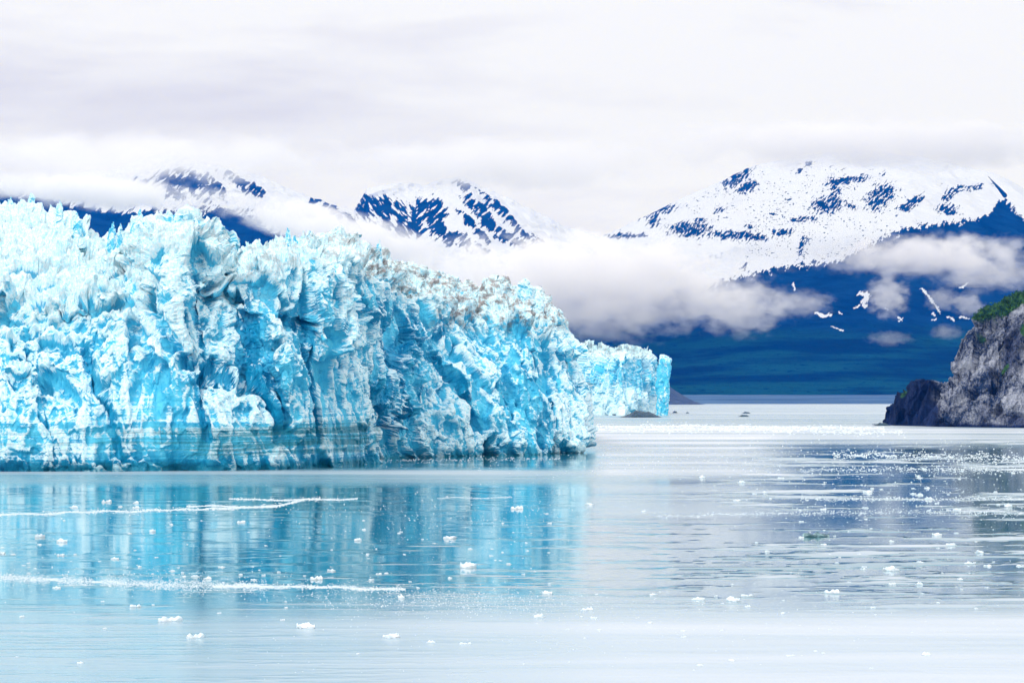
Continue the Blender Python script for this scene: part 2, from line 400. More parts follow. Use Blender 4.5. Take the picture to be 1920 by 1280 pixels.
A_ = even(A_, 1); A_ = even(A_, 0, 0.7)
nn_ = normals_grid(blur_g(A_[..., :3], 6).reshape(-1, 3), NRr, NC); A_ = A_.reshape(-1, 15)
nn_ *= np.sign((nn_ * A_[:, 12:15]).sum(1))[:, None]
V[:n1_] = A_[:, :3]; P0[:n1_] = A_[:, 3:6]; topness[:n1_] = A_[:, 6]; calm[:n1_] = A_[:, 7]; amp[:n1_] = A_[:, 8]; rough[:n1_] = A_[:, 9]; hb1[:n1_] = A_[:, 10]; wedge[:n1_] = A_[:, 11]; amp = amp * rough
Nn[:n1_] = 0.5 * nn_ + 0.5 * A_[:, 12:15]; Nn /= np.linalg.norm(Nn, axis=1)[:, None] + 1e-9
px0, py0 = seen(P0); left = 1 - sstep(px0, 660, 720)
V, h2, e2 = facets(V, Nn, 6.0, 0.86 * (0.12 + 0.88 * amp), 0.5, 22, (1, 1, 2.0)); V = soften(V, 1)
V, h3, e3 = facets(V, Nn, 3.1, 0.88 * (0.2 + 0.8 * amp), 0.55, 23, (1, 1, 1.9)); V = 0.4 * V + 0.6 * soften(V, 1)
zc_ = V[:, 2] + 2.5 * noise(V[:, 0] / 14, V[:, 1] / 14, 0 * V[:, 0], 93)
V[:, 1] += 3.2 * np.exp(-(np.clip(zc_, 0, 99) / 2.6) ** 2) * (0.5 + 1.5 * fbm(V[:, 0] / 11, V[:, 1] / 11, 0 * V[:, 0], 2, 94, ridge=True)).clip(0, 2)   # melt notch at the waterline
V, h4, e4 = facets(V, Nn, 1.25, 0.6 * (0.1 + 0.9 * amp), 0.55, 24)
# pinnacles on the broken top
sp = fbm(P0[:, 0] / 5.5, P0[:, 1] / 16, 0 * px0, 3, 31, ridge=True)
V[:, 2] += np.clip(sp - 0.05, 0, 1) ** 1.3 * 15 * topness * interp(px0, [(0, .35), (200, .5), (280, .9), (370, .9), (405, .2), (450, .2), (490, .5), (540, .9), (650, .8), (720, .35), (1100, .25)])
fine = noise(V[:, 0] / 1.1, V[:, 1] / 1.1, V[:, 2] / 1.1, 41)
V += Nn * (fine * 0.5 * amp)[:, None]
px, py = seen(V)
# what is white, what is bare blue ice, what is dirty
mid = fbm(V[:, 0] / 9, V[:, 1] / 9, V[:, 2] / 15, 4, 61)
big = fbm(V[:, 0] / 34, V[:, 1] / 34, V[:, 2] / 30, 2, 62)
white = 0.43 + 0.9 * mid + 0.5 * big + 0.35 * (hr(h2, 7) - 0.5) + 0.30 * (hr(h3, 8) - 0.5)
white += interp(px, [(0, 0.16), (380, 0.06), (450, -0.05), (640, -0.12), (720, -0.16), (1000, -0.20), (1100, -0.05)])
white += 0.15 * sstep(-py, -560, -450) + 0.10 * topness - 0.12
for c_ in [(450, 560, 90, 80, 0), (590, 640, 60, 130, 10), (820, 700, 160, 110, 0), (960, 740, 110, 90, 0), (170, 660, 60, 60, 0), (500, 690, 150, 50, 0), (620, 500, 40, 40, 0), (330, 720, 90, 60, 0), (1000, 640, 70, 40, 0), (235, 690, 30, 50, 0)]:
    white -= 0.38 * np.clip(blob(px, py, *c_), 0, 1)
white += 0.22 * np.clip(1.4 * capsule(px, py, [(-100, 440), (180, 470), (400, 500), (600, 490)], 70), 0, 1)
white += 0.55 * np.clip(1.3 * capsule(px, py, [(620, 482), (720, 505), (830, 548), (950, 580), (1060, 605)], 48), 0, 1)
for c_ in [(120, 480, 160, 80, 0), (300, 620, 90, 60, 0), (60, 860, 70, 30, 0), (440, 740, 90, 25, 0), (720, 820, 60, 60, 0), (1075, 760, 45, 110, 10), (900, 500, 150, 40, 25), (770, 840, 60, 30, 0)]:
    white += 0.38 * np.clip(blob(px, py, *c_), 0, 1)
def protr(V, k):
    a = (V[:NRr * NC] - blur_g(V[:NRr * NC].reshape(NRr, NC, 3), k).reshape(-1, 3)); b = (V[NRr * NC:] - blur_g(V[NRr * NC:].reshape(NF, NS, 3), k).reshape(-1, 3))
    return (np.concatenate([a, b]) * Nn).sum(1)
white += 0.30 * np.clip(protr(V, 4) / 0.28, -0.9, 0.9) + 0.30 * np.clip(protr(V, 16) / 0.9, -1, 1)      # whiter on jutting edges, bluer in hollows
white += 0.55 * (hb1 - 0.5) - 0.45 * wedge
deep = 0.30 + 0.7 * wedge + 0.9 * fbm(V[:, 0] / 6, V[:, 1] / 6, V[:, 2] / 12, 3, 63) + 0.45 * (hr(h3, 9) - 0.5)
# strata: thin layers near the foot of the left wall
zs = V[:, 2] + 1.2 * fbm(V[:, 0] / 40, V[:, 1] / 40, 0 * px, 2, 71)
lay = fbm(zs / 1.5, V[:, 0] / 220, 0 * px, 4, 72, gain=0.7)
lay2 = fbm(zs / 0.7, V[:, 0] / 160, 0 * px, 3, 79, gain=0.8)
white += calm * (1.6 * lay + 0.9 * lay2 - 0.02); deep += calm * lay * -1.2
zs2 = V[:, 2] + 2.2 * noise(V[:, 0] / 38, 0 * px, 0 * px, 75) + 0.8 * noise(V[:, 0] / 9, 0 * px, V[:, 2] / 9, 76)
thin = fbm(zs2 / 0.8, V[:, 0] / 90, 0 * px, 3, 77, gain=0.75)
env = (1 - sstep(np.abs(zs2 - 8.0), 2.5, 6.0)) * interp(px, [(-100, .1), (60, .35), (300, .6), (400, .95), (700, 1)])
colm = sstep(0.15 + 1.3 * fbm(V[:, 0] / 5, V[:, 1] / 9, V[:, 2] / 40, 3, 74), -0.15, 0.25)
teal = left * env * (0.35 + 1.1 * sstep(thin, -0.08, 0.12)) * (0.35 + 0.65 * colm)
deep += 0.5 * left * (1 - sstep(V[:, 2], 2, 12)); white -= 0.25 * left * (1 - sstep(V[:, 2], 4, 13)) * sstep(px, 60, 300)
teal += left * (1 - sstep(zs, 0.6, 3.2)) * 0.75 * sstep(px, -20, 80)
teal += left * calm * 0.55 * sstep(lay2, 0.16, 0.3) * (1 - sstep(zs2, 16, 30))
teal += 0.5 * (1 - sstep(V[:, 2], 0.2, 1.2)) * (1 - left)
dirt = 1.15 * sstep(topness, 0.15, 0.6) * interp(px, [(-100, 0.25), (300, 0.25), (620, 0.55), (850, 0.8), (920, 1), (1080, 0.8)]) * sstep(-py, -640, -590)
for c_ in [(925, 590, 50, 22, 25), (1020, 590, 55, 22, 15), (820, 545, 70, 22, 35), (700, 500, 60, 25, 20)]:
    dirt += 0.5 * np.clip(blob(px, py, *c_), 0, 1)
n1c = NRr * NC
i1 = np.arange(n1c).reshape(NRr, NC); i2 = n1c + np.arange(NF * NS).reshape(NF, NS)
def quads(i): return np.stack([i[:-1, :-1], i[:-1, 1:], i[1:, 1:], i[1:, :-1]], -1).reshape(-1, 4)
Fq = np.concatenate([quads(i1), quads(i2)])
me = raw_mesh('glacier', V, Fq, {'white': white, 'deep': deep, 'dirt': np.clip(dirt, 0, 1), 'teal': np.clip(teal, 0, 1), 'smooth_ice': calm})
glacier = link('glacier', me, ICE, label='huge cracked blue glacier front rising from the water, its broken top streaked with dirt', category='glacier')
print('glacier', len(V), time.time() - T0)

# free-standing seracs that break the skyline
def serac_mesh(name, w, h, d, seed, lean=0.0, sharp=1.6, white0=0.6):
    nr, ncs = 70, 80
    t = np.linspace(0, 1, nr)[:, None]; a = np.linspace(0, 2 * math.pi, ncs)[None, :]
    r = (1 - t ** (sharp + 0.5)) ** 0.75 * (1 + 0.25 * (1 - t)) + 0.012
    r = r * (1 + 0.22 * np.cos(2 * a + seed) + 0.15 * np.cos(3 * a + seed * 2.1))
    X = np.cos(a) * r * w / 2 + lean * t * h; Y = np.sin(a) * r * d / 2; Z = t * h + 0 * a
    V = np.stack([X + 0 * Y, Y + 0 * X, Z], -1).reshape(-1, 3)
    Nv = np.stack([np.cos(a) + 0 * t, np.sin(a) + 0 * t, 0.35 + 0 * a + 0 * t], -1).reshape(-1, 3)
    off = np.array([seed * 37.0, seed * 11.0, 0])
    V2, hA, _ = facets(V + off, Nv, w * 0.45, 0.65, 0.6, 300 + seed, (1, 1, 1.9), 0.35)
    V2, hB, _ = facets(V2, Nv, w * 0.15, 0.5, 0.5, 330 + seed, (1, 1, 1.5), 0.3)
    V = V2 - off
    wh = white0 + 0.9 * fbm(V[:, 0] / (w * .5), V[:, 1] / (w * .5), V[:, 2] / w, 3, seed) + 0.4 * (hr(hA, 3) - 0.5)
    return grid_mesh(name, V, nr, ncs, {'white': wh, 'deep': 0.3 + 0 * wh, 'dirt': 0 * wh, 'teal': 0 * wh})
for k, (px_, pyt, pyb, wpx, D, ln, wh0, shp) in enumerate([
        (265, 402, 470, 34, 850, -.02, .55, 1.3), (205, 425, 490, 20, 905, .08, .45, 1.6), (225, 428, 480, 16, 880, .0, .5, 1.6), (283, 424, 470, 14, 850, 0, .7, 1.6),
        (340, 412, 500, 60, 835, .0, .7, 2.6), (372, 420, 500, 34, 836, .03, .6, 2.2), (310, 428, 480, 26, 835, 0, .8, 2.0), (390, 440, 520, 26, 832, .02, .35, 2.4),
        (146, 408, 450, 26, 930, .0, .6, 1.5), (112, 384, 420, 18, 1000, .0, .8, 1.5), (540, 436, 500, 22, 900, .0, .6, 1.4), (553, 452, 500, 18, 890, 0, .4, 1.6), (580, 442, 490, 20, 930, 0, .8, 1.4),
        (650, 448, 490, 26, 960, .0, .3, 2.4), (665, 452, 490, 22, 965, 0, .2, 2.4), (705, 460, 500, 18, 980, .1, .7, 1.6), (600, 455, 540, 22, 905, .02, .45, 2.2), (625, 450, 495, 20, 950, 0, .8, 1.7),
        (975, 532, 590, 44, 1110, .12, .9, 1.5), (990, 552, 600, 46, 1112, .2, .85, 1.8), (465, 462, 500, 24, 930, 0, .8, 2.6), (485, 458, 500, 26, 940, 0, .8, 2.6), (20, 378, 420, 26, 1080, 0, .8, 1.6), (60, 372, 420, 20, 1090, 0, .8, 1.5)]):
    pyt -= 9
    zt, zb = H_CAM + (HOR - pyt) / F * D, H_CAM + (HOR - pyb) / F * D - 3
    sm = serac_mesh('serac', wpx / F * D, zt - zb, wpx / F * D * 0.7, k + 1, ln, shp, wh0)
    o = link('serac', sm, ICE, glacier); o.location = ((px_ - 960) / F * D, D, zb)
print('seracs', time.time() - T0)

# ------------------------------------------------------------------ far glacier with the standing pillar
fcp = np.concatenate([np.linspace(780, 1038, 90), np.linspace(1040, 1240, 330)])
b_ = interp(fcp, [(780, 768), (1040, 775), (1110, 777.5), (1170, 778.5), (1220, 777.5), (1240, 776)])
fl = interp(fcp, [(780, 668), (1040, 662), (1100, 664), (1150, 668), (1200, 672), (1218, 676), (1228, 700), (1240, 735)])
fs = interp(fcp, [(780, 655), (1040, 646), (1085, 647), (1110, 650), (1150, 653), (1180, 656), (1214, 658), (1222, 675), (1230, 700), (1240, 738)])
G = build_ice(fcp, Dw(b_), fl, fs, 200, 50, np.full(fcp.shape, 45.0), np.full(fcp.shape, 1.05))
rr, cc = G.shape[:2]
G[..., 1] += 250 * np.broadcast_to(np.clip((fcp - 1222) / 18, 0, 1) ** 2, (rr, cc))
V = G.reshape(-1, 3); Nn = normals_grid(V, rr, cc); Nn = -Nn if Nn[cc * 100 + 100][1] > 0 else Nn
tp = np.clip(Nn[:, 2], 0, 1)
bx = fbm(V[:, 0] / 32, V[:, 1] / 60, V[:, 2] / 90, 3, 111, ridge=True)
V = V + np.stack([0 * bx, -bx * 26 * (1 - tp), 4 * tp * bx], 1)
V, h1, _ = facets(V, Nn, 22, 0.5, 0.45, 121, (1, 1, 2.0)); V, h2, _ = facets(V, Nn, 9, 0.6, 0.5, 122, (1, 1, 1.4)); V, h3, _ = facets(V, Nn, 4, 0.6, 0.55, 123)
px, py = seen(V)
wh = 0.30 + 0.9 * fbm(V[:, 0] / 22, V[:, 1] / 22, V[:, 2] / 40, 4, 161) + 0.4 * (hr(h1, 7) - 0.5) + 0.75 * sstep(py, 712, 765) + 0.8 * sstep(-py, -682, -664) + 0.3 * tp
wh -= 0.35 * np.clip(blob(px, py, 1165, 700, 70, 40), 0, 1)
dp = 0.1 + 0.5 * fbm(V[:, 0] / 12, V[:, 1] / 12, V[:, 2] / 20, 3, 163)
me = grid_mesh('far_glacier', V, rr, cc, {'white': wh, 'deep': dp, 'dirt': 0.55 * sstep(tp, .3, .8), 'teal': 0 * wh})
fg = link('glacier', me, ICE, label='smaller pale blue glacier tongue with a white top, far beyond the main front', category='glacier')
# the pillar that has split off at its end
def pillar_mesh(prof, D, seed):
    nr, ncs = 130, 80; V = []; prof = prof[::-1]
    for py_ in np.linspace(prof[-1][0], prof[0][0], nr):
        l_ = np.interp(py_, [p[0] for p in prof], [p[1] for p in prof]); r_ = np.interp(py_, [p[0] for p in prof], [p[2] for p in prof])
        c_, w_ = (l_ + r_) / 2, (r_ - l_) / 2
        a = np.linspace(0, 2 * math.pi, ncs)
        sq = (np.abs(np.cos(a)) ** 4 + np.abs(np.sin(a)) ** 4) ** -0.25
        x = (c_ - 960 + w_ * np.cos(a) * sq) / F * D; y = D + 9 * np.sin(a) * sq * w_ / 12
        V.append(np.stack([x, y, np.full(ncs, H_CAM + (HOR - py_) / F * D)], -1))
    V = np.array(V).reshape(-1, 3); c = V.mean(0)
    Nv = V - c; Nv[:, 2] = 0; Nv /= np.linalg.norm(Nv, axis=1)[:, None] + 1e-6
    V, h1, _ = facets(V, Nv, 7, 0.6, 0.5, seed, (1, 1, 2), 0.25); V, h2, _ = facets(V, Nv, 3, 0.7, 0.6, seed + 1, (1, 1, 1.5), 0.35)
    px, py = seen(V)
    wh = 0.05 + 1.3 * fbm(V[:, 0] / 5, V[:, 1] / 5, V[:, 2] / 14, 3, seed) + 0.4 * sstep(py, 722, 760) + 0.5 * sstep(-py, -690, -675) + 0.25 * (hr(h2, 2) - 0.5)
    return grid_mesh('ice_pillar', V, nr, ncs, {'white': wh, 'deep': 0.05 + 0 * wh, 'dirt': 0 * wh, 'teal': 0 * wh})
pm = pillar_mesh([(781, 1231, 1251), (765, 1232, 1252), (725, 1231, 1254), (718, 1231.5, 1254), (700, 1233, 1256), (674, 1236, 1257.5), (668, 1237, 1253), (665, 1239, 1244), (663.5, 1240.5, 1241.5)], 3290, 131)
link('ice_pillar', pm, ICE, fg)
print('far glacier', time.time() - T0)

# ------------------------------------------------------------------ rocky headland on the right
DH = 1990.0
hp = np.concatenate([np.linspace(1636, 1960, 520), np.linspace(1962, 2300, 120)])
crest = interp(hp, [(1636, 797), (1650, 795), (1662, 788), (1668, 770), (1678, 762), (1690, 748), (1706, 725), (1720, 719), (1735, 721), (1760, 715), (1778, 708), (1793, 690), (1807, 660), (1817, 630), (1825, 608), (1835, 596), (1852, 584), (1880, 572), (1920, 553), (2000, 505), (2300, 430)])
NRf, NRb = 420, 60
rows = []
baseD = Dw(interp(hp, [(1636, 796), (1700, 798), (1760, 800), (2000, 803), (2300, 806)]))
leanH = interp(hp, [(1636, 3), (1700, 25), (1790, 60), (1830, 110), (1920, 130), (2300, 190)])
zc = H_CAM + (HOR - crest) / F * (baseD + leanH)
for t in np.linspace(0, 1, NRf, endpoint=False):
    D = baseD + leanH * t ** 1.2
    z = -3 + (zc + 3) * t
    rows.append(np.stack([(hp - 960) / F * D, D, z], -1))
for t in np.linspace(0, 1, NRb):
    D = baseD + leanH + 260 * t
    xs = (hp - 960) / F * D + 30 * t
    rows.append(np.stack([xs, D, zc - 14 * t - (zc + 3) * t * (1 - sstep(hp, 1760, 1860))], -1))
G = np.array(rows); rr, cc = G.shape[:2]; V = G.reshape(-1, 3)
Nn = normals_grid(V, rr, cc); Nn = -Nn if Nn[cc * 100 + 300][1] > 0 else Nn
px0, py0 = seen(V)
bx = fbm(V[:, 0] / 26 + V[:, 2] / 80, V[:, 1] / 50, V[:, 2] / 70, 4, 211, ridge=True)
keep = 1 - 0.85 * np.clip(1 - (np.clip(V[:, 2], 0, 200)) / 14, 0, 1)
V = V + np.stack([0 * bx, -bx * 16 * (1 - np.clip(Nn[:, 2], 0, 1)) * keep, 0 * bx], 1)
for (gx_, gw, gd) in [(1885, 13, 26), (1757, 6, 12), (1835, 7, 8)]:    # gullies
    sl_ = px0 + (py0 - 700) * 0.18
    V[:, 1] += gd * np.exp(-((sl_ - gx_) / gw) ** 2) * sstep(V[:, 2], 0, 30)
V, h1, _ = facets(V, Nn, 20, 0.6 * keep, 0.5, 221, (1, 1, 1.8)); V, h2, _ = facets(V, Nn, 6.5, 0.5 * keep, 0.45, 222, (1, 1, 2.2), 0.3); V, h3, _ = facets(V, Nn, 2.6, 0.4, 0.5, 223, (1, 1, 1.5), 0.3)
px, py = seen(V)
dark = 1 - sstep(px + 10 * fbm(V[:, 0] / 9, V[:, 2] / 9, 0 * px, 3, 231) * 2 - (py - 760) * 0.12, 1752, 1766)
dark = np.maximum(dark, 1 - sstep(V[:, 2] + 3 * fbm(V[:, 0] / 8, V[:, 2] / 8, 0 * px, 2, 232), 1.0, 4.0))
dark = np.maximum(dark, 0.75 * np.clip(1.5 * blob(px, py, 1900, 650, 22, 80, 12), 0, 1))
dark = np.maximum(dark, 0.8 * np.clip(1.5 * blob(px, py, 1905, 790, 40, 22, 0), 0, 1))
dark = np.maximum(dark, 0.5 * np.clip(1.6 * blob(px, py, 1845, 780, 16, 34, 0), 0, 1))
gn = 0.6 * fbm(V[:, 0] / 5, V[:, 1] / 5, V[:, 2] / 5, 3, 233)
green = np.zeros_like(px)
for c_ in [(1885, 692, 14, 4, -55), (1843, 636, 6, 9, 20), (1918, 618, 6, 14, 0), (1695, 738, 12, 4, -50)]:
    green = np.maximum(green, sstep(2 * blob(px, py, *c_) + gn, 0.1, 0.6))
top = sstep(py + 14 * gn, 0, 1)
capline = interp(px, [(1800, 560), (1828, 604), (1850, 596), (1870, 597), (1885, 592), (1900, 582), (1920, 569), (2000, 530), (2300, 480)])
green = np.maximum(green, sstep(capline + 10 * gn - py, -3, 4) * sstep(px, 1820, 1830))
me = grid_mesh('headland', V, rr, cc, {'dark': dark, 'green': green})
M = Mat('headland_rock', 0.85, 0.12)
st = M.noise(0.15, 8, 0.75, (2.0, 0.6, 0.45), 1.8, (0, R(28), 0)); st2 = M.noise(0.5, 6, 0.75, (0.5, 0.7, 1.9), 1.4, (0, R(28), 0)); st3 = M.noise(0.035, 4, 0.6)
g = M.math('ADD', M.math('MULTIPLY', st, 0.6), M.math('MULTIPLY', st2, 0.5))
g = M.math('ADD', g, M.math('MULTIPLY', M.math('SUBTRACT', st3, 0.5), 0.7))
c = M.mix(M.ramp(g, 0.44, 0.76), (0.010, 0.026, 0.070), (0.50, 0.53, 0.61))
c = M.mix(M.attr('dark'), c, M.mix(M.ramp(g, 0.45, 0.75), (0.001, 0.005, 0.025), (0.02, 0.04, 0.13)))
c = M.mix(M.attr('green'), c, M.mix(M.ramp(st2, 0.35, 0.65), (0.008, 0.05, 0.02), (0.06, 0.16, 0.03)))
M.color(c); M.bump(g, 0.9, 2.2)
ROCK = M.m
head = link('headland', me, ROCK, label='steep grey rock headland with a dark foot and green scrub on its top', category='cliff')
# scrub: leafy clumps over the green cap, one mass
sel = np.where((green > 0.6) & (px > 1815) & (px < 2050) & (py < capline + 4))[0]
pick = rng.choice(sel, 26000)
base = V[pick] + rng.normal(0, 0.6, (len(pick), 3))
hgt_ = (1.5 * (0.6 + fbm(base[:, 0] / 7, base[:, 1] / 7, 0 * base[:, 0], 2, 251) * 1.6)).clip(0.2, 4)
cen = base + np.array([0, 0, 1.0]) * (rng.random(len(base)) * hgt_)[:, None]
s_ = rng.uniform(0.35, 0.9, len(cen))
def leaf_faces(cen, s_):
    n = len(cen); a = rng.normal(size=(n, 3)); a /= np.linalg.norm(a, axis=1)[:, None]
    b2 = np.cross(a, rng.normal(size=(n, 3))); b2 /= np.linalg.norm(b2, axis=1)[:, None]
    Vq = np.stack([cen - a * s_[:, None], cen + b2 * s_[:, None] * .6, cen + a * s_[:, None], cen - b2 * s_[:, None] * .6], 1).reshape(-1, 3)
    return Vq, np.arange(4 * n).reshape(n, 4)
Vq, Fc = leaf_faces(cen, s_)
sm = raw_mesh('scrub', Vq, Fc)
M = Mat('scrub_leaves', 0.7, 0.2); M.color(M.mix(M.ramp(M.noise(0.25, 4, 0.6), 0.38, 0.62), (0.010, 0.055, 0.022), (0.07, 0.19, 0.03)))
link('scrub', sm, M.m, kind='stuff', label='dense green scrub growing over the top of the rock headland', category='scrub')
print('headland', time.time() - T0)

# ------------------------------------------------------------------ mountains, shore
def mountain(name, px_a, px_b, npx, crest_pts, prof, nrow, nseed, gul, fn):
    """prof: list of (t, D, py fraction from foot row to crest); fn gives the snow cover of a vertex"""
    P_ = np.linspace(px_a, px_b, npx); cr_ = interp(P_, crest_pts); rows = []
    ts = np.linspace(0, 1, nrow)
    foot = prof['foot']
    for t in ts:
        D = np.interp(t, prof['t'], prof['D']); f = np.interp(t, prof['t'], prof['f'])
        py_ = foot + (cr_ - foot) * f
        rows.append(np.stack([(P_ - 960) / F * D, D + 0 * P_, H_CAM + (HOR - py_) / F * D], -1))
    for t in np.linspace(0.05, 1, 12):
        D = prof['D'][-1] + 1800 * t; z = rows[nrow - 1][:, 2] * (1 - t) - 50 * t
        rows.append(np.stack([(P_ - 960) / F * D, D + 0 * P_, z], -1))
    G = np.array(rows); rr, cc = G.shape[:2]; V = G.reshape(-1, 3)
    x, y, z = V[:, 0], V[:, 1], V[:, 2]
    up = sstep(z, 60, 500)
    rg = fbm(x / 900, y / 1500, 0 * x, 5, nseed, ridge=True)
    V = V.copy(); V[:, 1] -= rg * gul * up; V[:, 2] += rg * gul * 0.10 * up
    V[:, 2] += fbm(x / 160, y / 160, z / 160, 4, nseed + 5, ridge=True) * gul * 0.05 * up
    px, py = seen(V)
    snow, trees = fn(px, py, V)
    return V, rr, cc, {'snow': snow, 'forest': trees}
M = Mat('mountain_slope', 0.9, 0.0)
rk = M.noise(0.006, 8, 0.65, (1, 1, 1.5)); fine_ = M.noise(0.03, 6, 0.7)
rock = M.mix(M.ramp(rk, 0.35, 0.65), (0.002, 0.010, 0.030), (0.006, 0.030, 0.080))
forest = M.mix(M.ramp(M.noise(0.0045, 8, 0.65, (0.35, 1, 3.5)), 0.42, 0.60), (0.003, 0.010, 0.016), (0.008, 0.050, 0.045))
forest = M.mix(M.ramp(fine_, 0.56, 0.66), forest, (0.001, 0.005, 0.012))
c = M.mix(M.attr('forest'), rock, forest)
c = M.mix(M.ramp(M.math('ADD', M.attr('snow'), M.math('MULTIPLY', M.math('SUBTRACT', fine_, 0.5), 0.5)), 0.42, 0.58), c, (0.66, 0.69, 0.74))
M.color(c); M.bump(rk, 0.8, 70.0)
MTN = M.m

# right massif with its forested foot
snowline = [(1000, 560), (1330, 528), (1378, 514), (1463, 494), (1527, 487), (1565, 483), (1612, 461), (1655, 440), (1698, 420), (1758, 412), (1826, 405), (1850, 394), (1872, 374), (1880, 362), (1895, 378), (1925, 410), (1990, 470), (2300, 560)]
outc = [(1382, 333, 24, 11, -35), (1399, 352, 20, 7, -30), (1234, 395, 26, 6, -10), (1226, 414, 10, 9, -50), (1294, 430, 32, 12, 0), (1313, 412, 12, 4, 0), (1164, 441, 22, 4, 0), (1196, 442, 20, 3, 0), (1386, 442, 46, 7, 3), (1467, 436, 18, 5, 0),
        (1591, 338, 32, 6, -8), (1565, 354, 7, 20, -15), (1553, 383, 26, 13, -5), (1595, 387, 7, 6, 0), (1651, 368, 24, 15, -30), (1640, 385, 12, 8, 60), (1702, 386, 17, 8, -30), (1719, 374, 12, 5, -30), (1779, 367, 9, 9, 0), (1777, 394, 18, 7, 0), (1795, 355, 12, 4, -20), (1826, 352, 16, 4, -15), (1654, 328, 4, 3, 0), (1506, 411, 24, 4, 0), (1515, 308, 8, 3, -20), (1500, 320, 8, 3, -40), (1348, 394, 8, 4, -20), (1447, 402, 6, 3, 0), (1506, 455, 7, 8, 40), (1503, 470, 4, 8, 0), (1395, 500, 7, 4, -40), (1190, 408, 6, 4, -30), (1165, 413, 8, 4, -35), (1480, 375, 5, 3, 0), (1405, 425, 9, 3, 0)]
low = [([(1612, 550), (1624, 552), (1621, 574)], 8), ([(1628, 552), (1618, 566)], 7), ([(1530, 586), (1544, 592), (1556, 590)], 5), ([(1729, 541), (1742, 558), (1762, 584)], 4.5), ([(1748, 588), (1752, 592)], 4), ([(1748, 600), (1754, 598)], 3), ([(1775, 594), (1790, 600)], 3), ([(1800, 594), (1815, 597)], 3.5), ([(1683, 594), (1690, 600)], 4), ([(1684, 603), (1692, 596)], 3), ([(1600, 578), (1612, 572)], 3), ([(1486, 530), (1490, 545)], 3), ([(1800, 540), (1816, 530)], 3), ([(1660, 578), (1664, 580)], 2.5), ([(1574, 585), (1578, 588)], 3), ([(1560, 612), (1580, 620)], 2.5)]
def fn_right(px, py, V):
    n = fbm(px / 14, py / 9, 0 * px, 5, 401, gain=0.6) * 1.0
    n2 = fbm((px + py * .9) / 7, (py - px * 0.2) / 22, 0 * px, 3, 402)
    line = interp(px, snowline)
    fr = fbm((px + py * .5) / 6, py / 13, 0 * px, 4, 407, gain=.7)
    s = sstep(line + 22 * n + 34 * np.abs(fr) * np.sign(fr) + 8 - py, -3, 3)
    r = np.full_like(px, -1.0)
    wxp = px + 22 * fbm(px / 22, py / 12, 0 * px, 4, 404, gain=.7); wyp = py + 16 * fbm(px / 16, py / 9, 0 * px + 9, 4, 405, gain=.7)
    for c_ in outc: r = np.maximum(r, np.minimum(1.1 * blob(wxp, wyp, c_[0], c_[1], c_[2] * 1.35, c_[3] * 1.35, c_[4]), 0.5))
    n3 = fbm((px + py * .8) / 4.5, (py - px * .8) / 15.0, 0 * px, 4, 406, gain=.7)
    rock = sstep(r + 3.2 * n3, 0.16, 0.30) * (r > -0.5)
    spk = fbm(px / 5, py / 2.2, 0 * px, 3, 403)
    area = np.clip(blob(px, py, 1500, 400, 260, 110), 0, 1) ** 0.5
    rock = np.maximum(rock, sstep(spk, 0.15, 0.19) * sstep(area + 2.5 * fbm(px / 40, py / 18, 0 * px, 3, 409), 0.45, 0.75))
    ridge_ = capsule(px, py, [(1852, 330), (1872, 352), (1884, 366)], 1.0)
    rock = np.maximum(rock, sstep(ridge_ + 6 * np.clip((py - 330) / 50, 0.1, 1.3), 0, 2.0) * (px > 1850) * (py > 331))
    s = s * (1 - rock)
    for pts, r_ in low: s = np.maximum(s, sstep(capsule(wxp * .4 + px * .6, wyp * .4 + py * .6, pts, r_ * .7) + 2.8 * n3, 0.2, 0.45))
    return s, sstep(py + 24 * n, 600, 640)
V, rr, cc, at = mountain('mountain', 930, 2250, 1300, [(930, 560), (1030, 510), (1080, 476), (1130, 447), (1160, 432), (1250, 388), (1330, 348), (1400, 316), (1500, 297), (1600, 288), (1700, 294), (1800, 316), (1855, 331), (1890, 345), (1920, 358), (2250, 430)],
    {'foot': 742, 't': [0, .08, .3, .55, 0.8, 1], 'D': [9900, 10400, 11300, 12600, 14000, 15600], 'f': [0, .10, .32, .56, .82, 1]}, 700, 411, 260, fn_right)
link('mountain', grid_mesh('mountain', V, rr, cc, at, smooth=True), MTN, kind='structure')

# left range
lowline = [(-200, 350), (0, 350), (60, 366), (200, 395), (330, 395), (400, 392), (430, 388), (470, 402), (536, 446), (560, 470), (600, 520), (1200, 700)]
blobsL = [(322, 345, 34, 20, 20), (365, 345, 40, 22, 30), (330, 362, 25, 12, 0), (405, 350, 26, 10, 45), (265, 340, 12, 10, 0), (455, 345, 36, 9, 35), (480, 355, 18, 8, 30), (235, 365, 10, 5, 0),
          (690, 388, 20, 24, -35), (715, 392, 26, 22, -40), (740, 402, 26, 26, -50), (803, 402, 34, 30, -30), (780, 425, 26, 16, -20), (760, 428, 20, 14, -10), (848, 446, 28, 12, 0), (820, 430, 18, 16, 0), (880, 458, 22, 8, 15), (868, 346, 14, 7, 20),
          (900, 395, 40, 12, 45), (930, 430, 44, 10, 38), (960, 448, 30, 9, 30), (940, 395, 40, 7, 40), (985, 440, 34, 6, 35), (1010, 446, 14, 4, 30), (890, 425, 40, 6, 45), (640, 405, 60, 5, 42), (660, 415, 40, 5, 40), (590, 375, 10, 9, 30), (925, 375, 40, 3, 35), (905, 470, 16, 5, 0), (620, 395, 30, 4, 42)]
